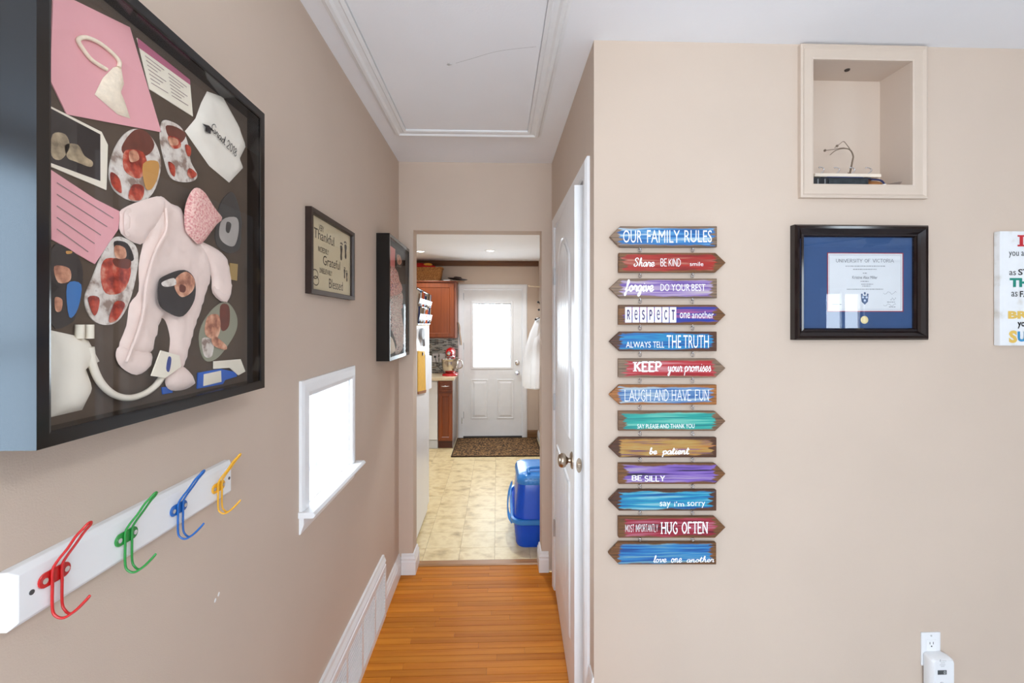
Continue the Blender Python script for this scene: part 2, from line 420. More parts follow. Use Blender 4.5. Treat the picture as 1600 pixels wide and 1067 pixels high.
# ------------------------------------------------------------------ lettering
def font2d(s, offset=0.0):
    c = bpy.data.curves.new('lettering', 'FONT'); c.body = s; c.size = 1.0; c.offset = offset; c.resolution_u = 3
    o = bpy.data.objects.new('lettering', c); COL.objects.link(o)
    dg = bpy.context.evaluated_depsgraph_get()
    me = bpy.data.meshes.new_from_object(o.evaluated_get(dg))
    vs = [(v.co.x, v.co.y) for v in me.vertices]; fs = [tuple(p.vertices) for p in me.polygons]
    bpy.data.objects.remove(o); bpy.data.curves.remove(c); bpy.data.meshes.remove(me)
    return vs, fs
G = {  # pen strokes; capitals 0..1 high, small letters 0.5 high; (advance, strokes)
 'A': (.8, [[(0, 0), (.38, 1), (.76, 0)], [(.14, .36), (.62, .36)]]), 'B': (.62, [[(0, 0), (0, 1), (.35, 1), (.48, .76), (.35, .53), (0, .53)], [(.35, .53), (.54, .28), (.38, 0), (0, 0)]]),
 'C': (.7, [[(.6, .8), (.35, 1), (.05, .7), (.05, .3), (.35, 0), (.6, .2)]]), 'D': (.72, [[(0, 0), (0, 1), (.3, 1), (.6, .7), (.6, .3), (.3, 0), (0, 0)]]),
 'E': (.6, [[(.5, 1), (0, 1), (0, 0), (.5, 0)], [(0, .52), (.38, .52)]]), 'F': (.56, [[(0, 0), (0, 1), (.5, 1)], [(0, .52), (.36, .52)]]),
 'G': (.74, [[(.6, .82), (.36, 1), (.06, .7), (.06, .3), (.36, 0), (.6, .15), (.6, .42), (.4, .42)]]), 'H': (.74, [[(0, 0), (0, 1)], [(.58, 0), (.58, 1)], [(0, .52), (.58, .52)]]),
 'I': (.2, [[(.04, 0), (.04, 1)]]), 'K': (.68, [[(0, 0), (0, 1)], [(.54, 1), (0, .42)], [(.16, .58), (.56, 0)]]), 'L': (.54, [[(0, 1), (0, 0), (.46, 0)]]),
 'M': (.86, [[(0, 0), (0, 1), (.35, .3), (.7, 1), (.7, 0)]]), 'N': (.74, [[(0, 0), (0, 1), (.58, 0), (.58, 1)]]),
 'O': (.78, [[(.32, 0), (.04, .3), (.04, .7), (.32, 1), (.6, .7), (.6, .3), (.32, 0)]]), 'P': (.6, [[(0, 0), (0, 1), (.34, 1), (.5, .76), (.34, .5), (0, .5)]]),
 'R': (.64, [[(0, 0), (0, 1), (.34, 1), (.5, .76), (.34, .5), (0, .5)], [(.28, .5), (.54, 0)]]), 'S': (.6, [[(.48, .84), (.26, 1), (.04, .8), (.14, .58), (.4, .44), (.5, .22), (.26, 0), (.02, .16)]]),
 'T': (.64, [[(0, 1), (.56, 1)], [(.28, 1), (.28, 0)]]), 'U': (.72, [[(0, 1), (0, .28), (.28, 0), (.56, .28), (.56, 1)]]), 'V': (.74, [[(0, 1), (.34, 0), (.68, 1)]]),
 'X': (.7, [[(0, 0), (.6, 1)], [(0, 1), (.6, 0)]]), 'Y': (.7, [[(0, 1), (.3, .48), (.6, 1)], [(.3, .48), (.3, 0)]]),
 'a': (.54, [[(.42, .42), (.28, .5), (.1, .42), (.04, .18), (.14, 0), (.3, .08), (.42, .44), (.4, .1), (.46, 0), (.56, .1)]]),
 'b': (.5, [[(0, .12), (.14, .5), (.2, .92), (.12, .98), (.08, .6), (.08, .1), (.22, 0), (.38, .2), (.34, .42), (.2, .44), (.3, .36), (.5, .4)]]),
 'd': (.54, [[(.4, .42), (.24, .5), (.06, .36), (.04, .12), (.16, 0), (.3, .1), (.46, 1), (.42, .1), (.5, 0), (.58, .1)]]),
 'e': (.46, [[(0, .14), (.2, .2), (.36, .36), (.28, .5), (.1, .42), (.05, .18), (.18, 0), (.34, .05), (.48, .18)]]),
 'f': (.42, [[(0, .1), (.2, .45), (.34, .85), (.28, 1), (.2, .85), (.14, .2), (.1, -.3), (.0, -.36), (.02, -.16), (.2, .02), (.44, .14)]]),
 'g': (.52, [[(.4, .42), (.26, .5), (.08, .4), (.04, .16), (.16, .02), (.32, .14), (.42, .46), (.34, -.2), (.2, -.42), (.08, -.34), (.2, -.14), (.54, .14)]]),
 'h': (.54, [[(0, .1), (.2, .6), (.24, .95), (.16, 1), (.1, .6), (.06, 0)], [(.07, .2), (.22, .48), (.34, .46), (.34, .1), (.42, 0), (.56, .12)]]),
 'i': (.26, [[(0, .12), (.12, .5), (.08, .1), (.16, 0), (.28, .12)], [(.14, .68), (.17, .72)]]), 'k': (.5, [[(0, .1), (.18, .6), (.22, .95), (.14, 1), (.08, .6), (.05, 0)], [(.38, .48), (.1, .24), (.36, 0), (.5, .1)]]),
 'l': (.28, [[(0, .1), (.2, .6), (.24, .95), (.16, 1), (.1, .6), (.08, .1), (.16, 0), (.3, .12)]]),
 'm': (.78, [[(0, .3), (.08, .48), (.1, .4), (.06, 0)], [(.08, .25), (.2, .48), (.3, .44), (.28, 0)], [(.3, .25), (.44, .48), (.54, .44), (.54, .1), (.62, 0), (.78, .12)]]),
 'n': (.56, [[(0, .3), (.08, .48), (.1, .4), (.06, 0)], [(.08, .25), (.22, .48), (.34, .44), (.34, .1), (.42, 0), (.56, .12)]]),
 'o': (.5, [[(.22, .5), (.06, .36), (.06, .12), (.2, 0), (.36, .14), (.36, .38), (.22, .5), (.3, .38), (.5, .4)]]),
 'p': (.52, [[(0, .2), (.1, .5), (.08, 0), (.02, -.42)], [(.08, .3), (.24, .5), (.4, .36), (.36, .1), (.2, 0), (.1, .1)], [(.36, .06), (.52, .12)]]),
 'r': (.42, [[(0, .12), (.1, .52), (.18, .44), (.32, .44), (.28, .12), (.34, 0), (.44, .12)]]), 's': (.42, [[(0, .1), (.2, .52), (.24, .4), (.34, .16), (.24, 0), (.08, .06)], [(.28, .02), (.42, .12)]]),
 't': (.36, [[(0, .12), (.18, .9), (.12, .2), (.18, 0), (.36, .12)], [(0, .62), (.34, .66)]]), 'u': (.56, [[(0, .3), (.08, .5), (.06, .14), (.16, 0), (.3, .12), (.38, .5), (.36, .1), (.44, 0), (.58, .12)]]),
 'v': (.48, [[(0, .36), (.08, .5), (.12, .3), (.18, 0), (.34, .2), (.36, .46), (.34, .4), (.5, .4)]]), 'y': (.54, [[(0, .3), (.08, .5), (.06, .16), (.16, .04), (.3, .16), (.38, .5), (.3, -.2), (.16, -.42), (.06, -.32), (.2, -.12), (.54, .12)]]),
 'S2': (.62, [[(.5, .8), (.46, .96), (.26, 1), (.12, .8), (.3, .56), (.46, .34), (.34, .06), (.12, .02), (.02, .2), (.14, .3)]]),
 '2': (.52, [[(.04, .76), (.2, 1), (.4, .78), (.3, .46), (.02, 0), (.44, .02)]]), '0': (.5, [[(.2, 0), (.04, .3), (.06, .75), (.22, 1), (.38, .7), (.36, .25), (.2, 0)]]),
 '1': (.28, [[(.02, .76), (.16, 1), (.14, 0)]]), '8': (.5, [[(.22, .54), (.08, .76), (.22, 1), (.36, .78), (.22, .54), (.04, .28), (.2, 0), (.38, .26), (.22, .54)]]),
 ' ': (.34, [])}
def ribbon(pl, wd):
    P = [Vector(p) for p in pl]; vs = []; m = len(P)
    for i in range(m):
        t = P[min(i + 1, m - 1)] - P[max(i - 1, 0)]
        if t.length < 1e-9: t = Vector((1, 0))
        t.normalize(); nrm = Vector((-t.y, t.x))
        vs += [tuple(P[i] + nrm * wd / 2), tuple(P[i] - nrm * wd / 2)]
    return vs, [(2 * i, 2 * i + 1, 2 * i + 3, 2 * i + 2) for i in range(m - 1)]
def pen2d(s, wd=.09, script=False, serif=False, shear=0.0, track=0.06):
    x = 0.0; vs = []; fs = []; lay = [0]
    def put(v, f):          # overlapping strokes lie one upon the other, a hair apart
        lay[0] += 1; k = len(vs); vs.extend((p[0] + shear * p[1], p[1], (lay[0] % 12) * 2e-5 + i * 3e-6) for i, p in enumerate(v)); fs.extend(tuple(i + k for i in q) for q in f)
    for ch in s:
        adv, st = G['S2' if (script and ch == 'S') else ch]
        for pl in st:
            q = [(x + a, b) for a, b in pl]
            if script: q2 = smooth_line(q, 5)
            elif ch in 'OCGSUDPRB0238': q2 = smooth_line(q, 3) if ch in 'OCGS0238' else q
            else: q2 = q
            if script: put(*ribbon(q2, wd))
            elif ch in 'OCGS0238': put(*ribbon(q2, wd))
            else:
                for a, b in zip(q2, q2[1:]): put(*ribbon([a, b], wd))
                for a in q2[1:-1]: put(ell(a[0], a[1], wd / 2, wd / 2, 8), [tuple(range(8))])
            if serif:
                for e in (q[0], q[-1]):
                    if abs(e[1]) < .02 or abs(e[1] - 1) < .02:
                        dy = -wd * .15 if e[1] > .5 else wd * .15
                        put(*ribbon([(e[0] - wd * 1.1, e[1] + dy), (e[0] + wd * 1.1, e[1] + dy)], wd * .5))
        x += adv + (0 if script else track * 1.6)
    return vs, fs
def put_text(mb, t2d, box, mp, w, rot=None):
    """fit 2-D lettering into box = (u0, v0, u1, v1) of a plane"""
    vs, fs = t2d
    a0, a1 = min(v[0] for v in vs), max(v[0] for v in vs); b0, b1 = min(v[1] for v in vs), max(v[1] for v in vs)
    u0, v0, u1, v1 = box
    pts = [(u0 + (v[0] - a0) / (a1 - a0) * (u1 - u0), v0 + (v[1] - b0) / (b1 - b0) * (v1 - v0)) for v in vs]
    if rot:
        (cu, cv), a = rot; c, s = math.cos(a), math.sin(a)
        pts = [(cu + c * (p[0] - cu) - s * (p[1] - cv), cv + s * (p[0] - cu) + c * (p[1] - cv)) for p in pts]
    mb.add([mp(p[0], p[1], w + (q[2] if len(q) > 2 else 0)) for p, q in zip(pts, vs)], fs)
    return mb
# ------------------------------------------------------------------ shared materials
WALL = M('beige_wall_paint', (206, 188, 172), rough=0.75, var=0.02, nscale=3, bump=0.12, bscale=420)
TRIMB = M('beige_trim_paint', (208, 191, 175), rough=0.45, var=0.015)
CEIL = M('white_ceiling_paint', (243, 244, 247), rough=0.85, var=0.02, nscale=2.5, bump=0.2, bscale=120)
WHITE = M('white_gloss_paint', (236, 237, 239), rough=0.32, var=0.015)
WHITEM = M('white_matt_paint', (238, 239, 240), rough=0.6, var=0.02)
OAK = wood('golden_oak', (186, 104, 24), (212, 134, 42), rough=0.45, axis=0, scale=4, rnd=0.16, spec=0.12)
GAP = M('dark_floor_gap', (112, 66, 26), rough=0.8)
VINYL = ramp_mat('cream_stone_vinyl', [(0.25, (176, 150, 106)), (0.42, (222, 198, 148)), (0.55, (238, 218, 172)), (0.72, (214, 186, 134))], scale=8, rough=0.38, stretch=(1, 1.15, 1), detail=9, rnd=23.0)
GROUT = M('tan_vinyl_joint', (168, 142, 104), rough=0.7)
NICKEL = M('satin_nickel', (176, 160, 142), rough=0.28, metal=1.0, var=0.05)
CHROME = M('polished_chrome', (225, 225, 228), rough=0.12, metal=1.0, var=0.02)
BLACK = M('black_satin_paint', (20, 19, 20), rough=0.3, var=0.2, coat=0.3)
GLASS = glass_mat('clear_glass')
PANE = glass_mat('window_glass', tint=(0.97, 0.99, 1, 1))

def S(o, label, cat):
    return tag(o, label, cat, kind='structure')
def struct(name, mb, mat, label, cat, **k):
    return S(mb.build(name, mat, **k), label, cat)

# ------------------------------------------------------------------ floor of room and hall
DX0, DX1 = pY(645.6, 600, YE)[0], pY(846.2, 600, YE)[0]      # doorway in the end wall
DZT = pY(745, 360.6, YE)[1]
PY0 = 0.80
mb = MB().box(XL - .02, XR + .02, PY0, YE, -.1, -.006).box(DX0, DX1, YE, YE2, -.1, -.006).box(XR + .02, 1.6, YF + .1, YE, -.1, -.004)
FLOORM = GAP
struct('floor', MB().box(RX0 - .1, RX1 + .1, RY0 - .1, PY0, -.1, 0).box(XR + .02, RX1 + .1, PY0, YF + .1, -.1, 0), M('pale_bounce_floor', (206, 209, 214), rough=.95, bump=.5, bscale=300), 'unseen room floor made pale to bounce neutral light', 'floor')  # unseen floor, coloured pale grey so its bounce stays bright and neutral
floor = struct('floor', mb, FLOORM, 'golden oak strip floor of the hall', 'floor')
random.seed(11)
y = PY0; row = 0
YT0, YT1 = 2.82, 2.89
while y < YT0 - 0.004:
    y1 = min(y + 0.0395, YT0)
    x = XL - 0.02; xe = XR + 0.02
    if y1 > YE: x, xe = DX0, DX1
    first = random.uniform(0.15, 0.8)
    while x < xe - 0.001:
        x1 = min(xe, x + first); first = random.uniform(0.35, 1.0)
        if xe - x1 < 0.1: x1 = xe
        MB().box(x + .0005, x1 - .0005, y + .0009, y1 - .0009, -.0058, random.uniform(-.0002, .0002)).build('plank', OAK, floor)
        x = x1
    y = y1
# wooden sill of the doorway
struct('trim_1', MB().prism([(YT0, -.005), (YT0, .002), (YT0 + .012, .006), (YT1 - .012, .006), (YT1, .001), (YT1, -.002)], DX0, DX1, lambda u, v, w: (w, u, v)),
       wood('threshold_oak', (128, 84, 40), (176, 124, 66), rough=.4, axis=0), 'worn wooden threshold strip between hall and kitchen', 'threshold')

# ------------------------------------------------------------------ kitchen floor with square tiles
kf = struct('floor', MB().box(XKL - .1, XKR + .1, YE2, YK + .1, -.1, -.003), GROUT, 'cream vinyl tile floor of the kitchen', 'floor')
T = 0.229; tx0 = pZ(719.6, 854.6, 0)[0]
proto = None
ty = YE2 + 0.185 - T
for j in range(14):
    for i in range(-5, 4):
        x0 = tx0 + i * T; x1 = x0 + T; a, b = ty + j * T, ty + (j + 1) * T
        if x0 < XKL - .05 or x0 > XKR: continue
        a = max(a, YE2); b = min(b, YK); x1 = min(x1, XKR)
        full = abs((b - a) - T) < 1e-6 and abs((x1 - x0) - T) < 1e-6
        if full and proto:
            dup(proto, ((x0 + x1) / 2, (a + b) / 2, -.0028), kf)
        else:
            o = MB().box(x0 + .001, x1 - .001, a + .001, b - .001, -.0028, 0).build('tile', VINYL, kf)
            if full: proto = o

# ------------------------------------------------------------------ walls
W1 = dict(y0=1.418, y1=1.838, z0=.938, z1=1.283)        # small window in the left wall
TW = .152
mb = MB().box(XL - TW, XL, .515, W1['y0'], 0, ZC + .05).box(XL - TW, XL, W1['y1'], YE + .01, 0, ZC + .05)
mb.box(XL - TW, XL, W1['y0'], W1['y1'], 0, W1['z0']).box(XL - TW, XL, W1['y0'], W1['y1'], W1['z1'], ZC + .05)
struct('wall_left', mb, WALL, 'long beige hall wall hung with framed keepsakes', 'wall')
mb = MB().prism([(XKL - .1, 0), (DX0, 0), (DX0, DZT), (DX1, DZT), (DX1, 0), (1.6, 0), (1.6, ZC + .05), (XKL - .1, ZC + .05)], 0, -.12, FY(YE))
struct('wall_end', mb, WALL, 'beige end wall with the open kitchen doorway', 'wall', bevel=.004)
D1 = dict(y0=1.675, y1=2.545, z=2.035)                   # hall door opening
mb = MB().box(XR, XR + .11, YF + .005, D1['y0'], 0, ZC + .05).box(XR, XR + .11, D1['y1'], YE + .005, 0, ZC + .05).box(XR, XR + .11, D1['y0'], D1['y1'], D1['z'], ZC + .05)
struct('wall_right', mb, WALL, 'narrow beige hall wall around the white panel door', 'wall')
nx0, nz1 = pY(1268, 95, YF); nx1, nz0 = pY(1422, 290, YF)
ND = .125
mb = MB().box(XR, nx0, YF, YF + .14, 0, ZC + .05).box(nx1, RX1 + .1, YF, YF + .14, 0, ZC + .05).box(nx0, nx1, YF, YF + .14, 0, nz0).box(nx0, nx1, YF, YF + .14, nz1, ZC + .05).box(nx0, nx1, YF + ND, YF + .14, nz0, nz1)
struct('wall_front', mb, WALL, 'broad beige wall with the hanging arrow signs', 'wall')
struct('wall_closet', MB().box(1.5, 1.6, YF + .14, YE, 0, ZC + .05), WALL, 'unseen closet wall added behind the panel door against light leaks', 'wall')  # unseen wall, added to keep light from leaking round the door
kd0, _ = pY(717.5, 600, YK); kd1, _ = pY(821.5, 600, YK)
KDX0, KDX1 = pY(722.5, 600, YK)[0], pY(817, 600, YK)[0]
KDZ = pY(770, 451, YK)[1]
mb = MB().box(XKL - .1, KDX0, YK, YK + .14, 0, ZK + .1).box(KDX1, XKR + .1, YK, YK + .14, 0, ZK + .1).box(KDX0, KDX1, YK, YK + .14, KDZ, ZK + .1)
struct('wall_kitchen_back', mb, WALL, 'beige kitchen wall around the back door', 'wall')
struct('wall_kitchen_left', MB().box(XKL - .1, XKL, YE2, YK, 0, ZK + .1), WALL, 'beige kitchen wall behind the refrigerator', 'wall')
struct('wall_kitchen_right', MB().box(XKR, XKR + .1, YE2, YK, 0, ZK + .1), WALL, 'beige kitchen wall behind the white coat', 'wall')
# room behind the camera
mb = MB().box(RX0 - .1, RX0, RY0 - .1, -1.56, 0, ZC + .05).box(RX0 - .1, RX0, -.94, .515, 0, ZC + .05).box(RX0 - .1, RX0, -1.56, -.94, 0, .6).box(RX0 - .1, RX0, -1.56, -.94, 2.3, ZC + .05)
struct('wall_room_left', mb, WALL, 'beige room wall with the tall side window', 'wall')
struct('wall_room_return', MB().box(RX0, XL - TW, .415, .515, 0, ZC + .05), WALL, 'short beige wall beside the hall opening', 'wall')
struct('wall_room_right', MB().box(RX1, RX1 + .1, RY0 - .1, YF, 0, ZC + .05), WALL, 'beige room wall on the far side', 'wall')
mb = MB().box(RX0, -1.0, RY0 - .1, RY0, 0, ZC + .05).box(1.0, 4.18, RY0 - .1, RY0, 0, ZC + .05).box(4.68, RX1, RY0 - .1, RY0, 0, ZC + .05)
mb.box(-1.0, 1.0, RY0 - .1, RY0, 0, .75).box(4.18, 4.68, RY0 - .1, RY0, 0, .92).box(-1.0, 1.0, RY0 - .1, RY0, 2.15, ZC + .05).box(4.18, 4.68, RY0 - .1, RY0, 1.88, ZC + .05)
struct('wall_rear', mb, WALL, 'beige wall behind the viewer with two window openings', 'wall')
struct('ceiling', MB().box(RX0 - .1, RX1 + .1, RY0 - .1, YE, ZC, ZC + .1), CEIL, 'white painted ceiling of the hall and room', 'ceiling')
struct('ceiling', MB().box(XKL - .1, XKR + .1, YE2, YK, ZK, ZK + .1), CEIL, 'lower white kitchen ceiling with recessed lights', 'ceiling')

def rear_window(name, mp, u0, u1, v0, v1, label):
    w = thing(name, mp(u0, v0, 0), label, 'window', kind='structure')
    for p in mitred(u0, u1, v0, v1, [(0, -.06), (0, .015), (.07, .015), (.07, 0), (.0, 0)], mp): p.build('window_frame', WHITE, w)
    um = (u0 + u1) / 2
    MB().mbox(mp, um - .02, um + .02, v0, v1, -.06, -.02).build('mullion', WHITE, w)
    vm = v0 + (v1 - v0) * .45
    MB().mbox(mp, u0, um - .02, vm - .015, vm + .015, -.055, -.025).build('sash_rail', WHITE, w)
    MB().mbox(mp, um + .02, u1, vm - .015, vm + .015, -.055, -.025).build('sash_rail', WHITE, w)
rear_window('window_2', LX(RX0), -1.56, -.94, .6, 2.3, 'tall white window in the side wall of the room')
rear_window('window_3', lambda u, v, w=0: (u, RY0 + w, v), -1.0, 1.0, .75, 2.15, 'wide white window added behind the viewer to light the hall')  # unseen window, placed to send daylight down the hall
rear_window('window_4', lambda u, v, w=0: (u, RY0 + w, v), 4.18, 4.68, .92, 1.88, 'small white window mirrored in the diploma glass')

# ------------------------------------------------------------------ small window of the left wall
lw = LX(XL)
w1 = thing('window_1', lw(W1['y0'], W1['z0']), 'small white window with deep sill in the left wall', 'window', kind='structure')
y0, y1, z0, z1 = W1['y0'], W1['y1'], W1['z0'], W1['z1']
Yn, Yf_ = 1.368, 1.885
prof = lambda k: [(0, 0), (0, .012), (.012, .016), (k - .012, .013), (k, .009), (k, 0)]
k = .048
mp = lw
def strip(c1, c2):  # mitred casing strip: inner corners c1,c2 / outer
    pass
mitred(y0 + .004, y1 - .004, z0, z1 - .004, prof(k), lw)[2].build('casing', WHITE, w1)
MB().loft([[lw(y0 + .004 - o, z0 + .0006, w) for o, w in prof(k)], [lw(y0 + .004 - o, z1 - .004 + o, w) for o, w in prof(k)]]).build('casing', WHITE, w1)
MB().loft([[lw(y1 - .004 + o, z0 + .0006, w) for o, w in prof(k)], [lw(y1 - .004 + o, z1 - .004 + o, w) for o, w in prof(k)]]).build('casing', WHITE, w1)
MB().prism([(0, 0), (0, -.018), (.045, -.018), (.052, -.009), (.045, 0)], Yn - .0, Yf_ + .004, lambda u, v, w: (XL - .001 + u, w, z0 + v)).build('window_sill', WHITE, w1, bevel=.002)
MB().mbox(lw, y0, y1, z0 - .02, z0 + .002, -TW, -.001).build('sill_board', WHITE, w1)
MB().prism([(0, 0), (.014, 0), (.014, -.022), (.004, -.05), (0, -.05)], Yn + .006, Yf_ - .006, lambda u, v, w: (XL + u, w, z0 - .018 + v)).build('apron', WHITE, w1)
MB().mbox(lw, y1 - .012, y1, z0, z1, -TW, 0).build('jamb', WHITE, w1)
MB().mbox(lw, y0, y0 + .012, z0, z1, -TW, 0).build('jamb', WHITE, w1)
MB().mbox(lw, y0 + .012, y1 - .012, z1 - .012, z1, -TW, 0).build('head', WHITE, w1)
for p in mitred(y0 + .05, y1 - .04, z0 + .03, z1 - .04, [(0, -TW + .006), (0, -TW + .026), (.028, -TW + .026), (.028, -TW + .006)], lw): p.build('sash', WHITE, w1)
MB().mbox(lw, y0 + .05, y1 - .04, z0 + .03, z1 - .04, -TW + .012, -TW + .016).build('pane', PANE, w1)

# ------------------------------------------------------------------ baseboards
def base_prof(h, t=.017):
    return [(0, 0), (t, 0), (t, h * .62), (t * .8, h * .66), (t * .8, h * .74), (t * .95, h * .78), (t * .55, h * .88), (t * .5, h * .95), (t * .25, h), (0, h)]
def baseboard(name, a, b, h, label, t=.017):
    """a, b on the floor; wall lies to the right of the walk from a to b"""
    A, B = Vector((*a, 0)), Vector((*b, 0)); d = (B - A).normalized(); nn = Vector((-d.y, d.x, 0))
    r = [[tuple(P + nn * o + Vector((0, 0, z))) for o, z in base_prof(h, t)] for P in (A, B)]
    return struct(name, MB().loft(r), WHITE, label, 'baseboard')
GY1 = pX(603.5, 864, XL + .02)[0]                       # far end of the floor grille
BH = .122
baseboard('baseboard_left', (XL, YE), (XL, GY1), BH, 'low white baseboard between grille and hall corner')
def door_stub(name, x0, x1, side, label):
    """baseboard on the end wall that returns into the doorway"""
    pts = [(x0, YE), (x1, YE)] if side < 0 else [(x1, YE), (x0, YE)]
    t = .017; mb = MB(); pr = base_prof(BH, t)
    if side < 0:   # runs from the hall corner to the doorway, then back along its jamb
        P = [lambda o, z: (x0, YE - o, z), lambda o, z: (x1 + o, YE - o, z), lambda o, z: (x1 + o, YE2, z)]
    else:
        P = [lambda o, z: (x1, YE - o, z), lambda o, z: (x0 - o, YE - o, z), lambda o, z: (x0 - o, YE2, z)]
    mb.loft([[f(o, z) for o, z in pr] for f in P])
    struct(name, mb, WHITE, label, 'baseboard')
door_stub('baseboard_end_left', XL + .018, DX0, -1, 'white baseboard block at the doorway by the left wall')
door_stub('baseboard_end_right', DX1, XR - .02, 1, 'white baseboard block at the doorway by the panel door')
baseboard('baseboard_front', (RX1, YF), (XR - .017, YF), .125, 'white baseboard along the broad sign wall')
baseboard('baseboard_corner', (XR, YF + .0), (XR, 1.606), .288, 'tall white block at the foot of the wall corner')
baseboard('baseboard_kitchen', (XKR, YK), (KDX1 + .057, YK), .1, 'short baseboard beside the kitchen back door')
baseboard('baseboard_kitchen_right', (XKR, YE2), (XKR, YK), .1, 'baseboard under the white coat in the kitchen')
bpy.data.objects['baseboard_kitchen'].data.materials[0] = wood('brown_base', (120, 84, 50), (150, 108, 66), axis=0)

# ------------------------------------------------------------------ floor grille on the left wall
GY0 = .55; GH = .312
gr = thing('floor_grille', (XL, (GY0 + GY1) / 2, 0), 'tall white louvred air grille along the foot of the left wall', 'grille')
lx = LX(XL)
MB().loft([[(XL + o, yy, z) for o, z in [(0, GH - .075), (.02, GH - .075), (.02, GH - .05), (.016, GH - .046), (.016, GH - .034), (.02, GH - .03), (.012, GH - .012), (.010, GH), (0, GH)]] for yy in (GY0, GY1)]).build('cap_rail', WHITE, gr)
MB().mbox(lx, GY0, GY1, 0, .03, 0, .02).build('bottom_rail', WHITE, gr)
MB().mbox(lx, GY0, GY1, .03, GH - .075, 0, .004).build('back_plate', M('grille_gap_shade', (96, 96, 100), rough=.7), gr)  # plate coloured dark to stand in for shade between the slats
ncol = 9; cw = (GY1 - GY0 - .02) / ncol
slat = None
for c in range(ncol + 1):
    yy = GY0 + c * cw
    MB().mbox(lx, yy, yy + .02, .03, GH - .075, .004, .02).build('divider', WHITE, gr)
    if c == ncol: break
    for q in range(12):
        z = .038 + q * .0168
        if slat is None:
            slat = MB().prism([(.0145, z + .001), (.0190, z), (.0195, z + .0048), (.0145, z + .0058)], yy + .02, yy + cw, lambda u, v, w: (XL + u, w, v)).build('slat', WHITE, gr)
            s0 = ORG[slat.name].copy(); zz = z; y00 = yy
        else:
            dup(slat, s0 + Vector((0, yy - y00, z - zz)), gr)

# ------------------------------------------------------------------ ceiling hatch
hx0, hy1 = pZ(634, 200, ZC); hx1, _ = pZ(825, 200, ZC); hy0 = hy1 - 1.15
ha = thing('ceiling_hatch', ((hx0 + hx1) / 2, (hy0 + hy1) / 2, ZC), 'white attic hatch framed with moulding in the hall ceiling', 'hatch')
MB().box(hx0 + .003, hx1 - .003, hy0 + .003, hy1 - .003, ZC - .006, ZC).build('hatch_panel', CEIL, ha)
HP = [(0, 0), (0, .012), (.012, .016), (.018, .011), (.034, .013), (.042, .020), (.054, .020), (.062, .008), (.072, .005), (.072, 0)]
for p in mitred(hx0, hx1, hy0, hy1, HP, DZ(ZC)): p.build('moulding', WHITEM, ha)
cx, cy = pZ(701, 97, ZC)
mb = MB()
random.seed(3)
for q in range(7):
    a = random.uniform(0, 6.28); r = random.uniform(.003, .012)
    mb.prism([(cx + r * math.cos(a + t) * s_, cy + r * math.sin(a + t) * s_) for t, s_ in ((0, 1.2), (1.1, .6), (2.6, .9))], .006, .0085, DZ(ZC))
mb.build('paint_chip', M('chipped_plaster', (205, 204, 202), rough=.9), ha)
crk = smooth_line([pZ(a, b, ZC) for a, b in ((712, 96), (740, 88), (770, 79), (800, 74), (838, 70))], 4)
MB().add(*(lambda r: ([(p[0], p[1], ZC - .0064) for p in r[0]], r[1]))(ribbon(crk, .0011))).build('crack', M('hairline_crack', (150, 150, 150), rough=.9), ha, recalc=False)

# ------------------------------------------------------------------ hall door (slightly ajar)
dr = thing('door_1', (XR, D1['y1'], 0), 'white arched panel door standing slightly ajar in the hall', 'door', kind='structure')
rx = RXm(XR)
cp = [(0, 0), (0, .010), (.012, .015), (.05, .017), (.062, .010), (.062, 0)]
cs = mitred(-D1['y1'], -D1['y0'], -.062, D1['z'], cp, rx)
for i, p in enumerate(cs):
    if i: p.build('casing', WHITE, dr)
MB().box(XR + .001, XR + .11, D1['y0'], D1['y0'] + .012, 0, D1['z']).build('jamb', WHITE, dr)
MB().box(XR + .001, XR + .11, D1['y1'] - .008, D1['y1'], 0, D1['z']).build('jamb', WHITE, dr)
MB().box(XR + .001, XR + .11, D1['y0'] + .012, D1['y1'] - .008, D1['z'] - .01, D1['z']).build('jamb_head', WHITE, dr)
DWD = .828
hp = Vector((XR - .006, D1['y1'] - .012)); fe = Vector((XR - .040, hp.y - DWD))
dd = (fe - hp).normalized(); dn = Vector((dd.y, -dd.x))
if dn.x > 0: dn = -dn
def DM(u, v, w=0):
    p = hp + dd * u + dn * w
    return (p.x, p.y, v)
ZT = D1['z'] - .014
slab = MB().mbox(DM, 0, DWD, .008, ZT, -.035, 0).build('slab', WHITE, dr, bevel=.0015)
def arch(u0, u1, v0, v1, rise, n=12):
    top = [(u1 + (u0 - u1) * i / n, v1 - rise + rise * math.sin(PI * i / n) ** .9) for i in range(n + 1)]
    return [(u0, v0), (u1, v0)] + top
def inset(poly, d):
    cx = sum(p[0] for p in poly) / len(poly); cy = sum(p[1] for p in poly) / len(poly)
    w = max(p[0] for p in poly) - min(p[0] for p in poly); h = max(p[1] for p in poly) - min(p[1] for p in poly)
    return [(cx + (p[0] - cx) * (1 - 2 * d / w), cy + (p[1] - cy) * (1 - 2 * d / h)) for p in poly]
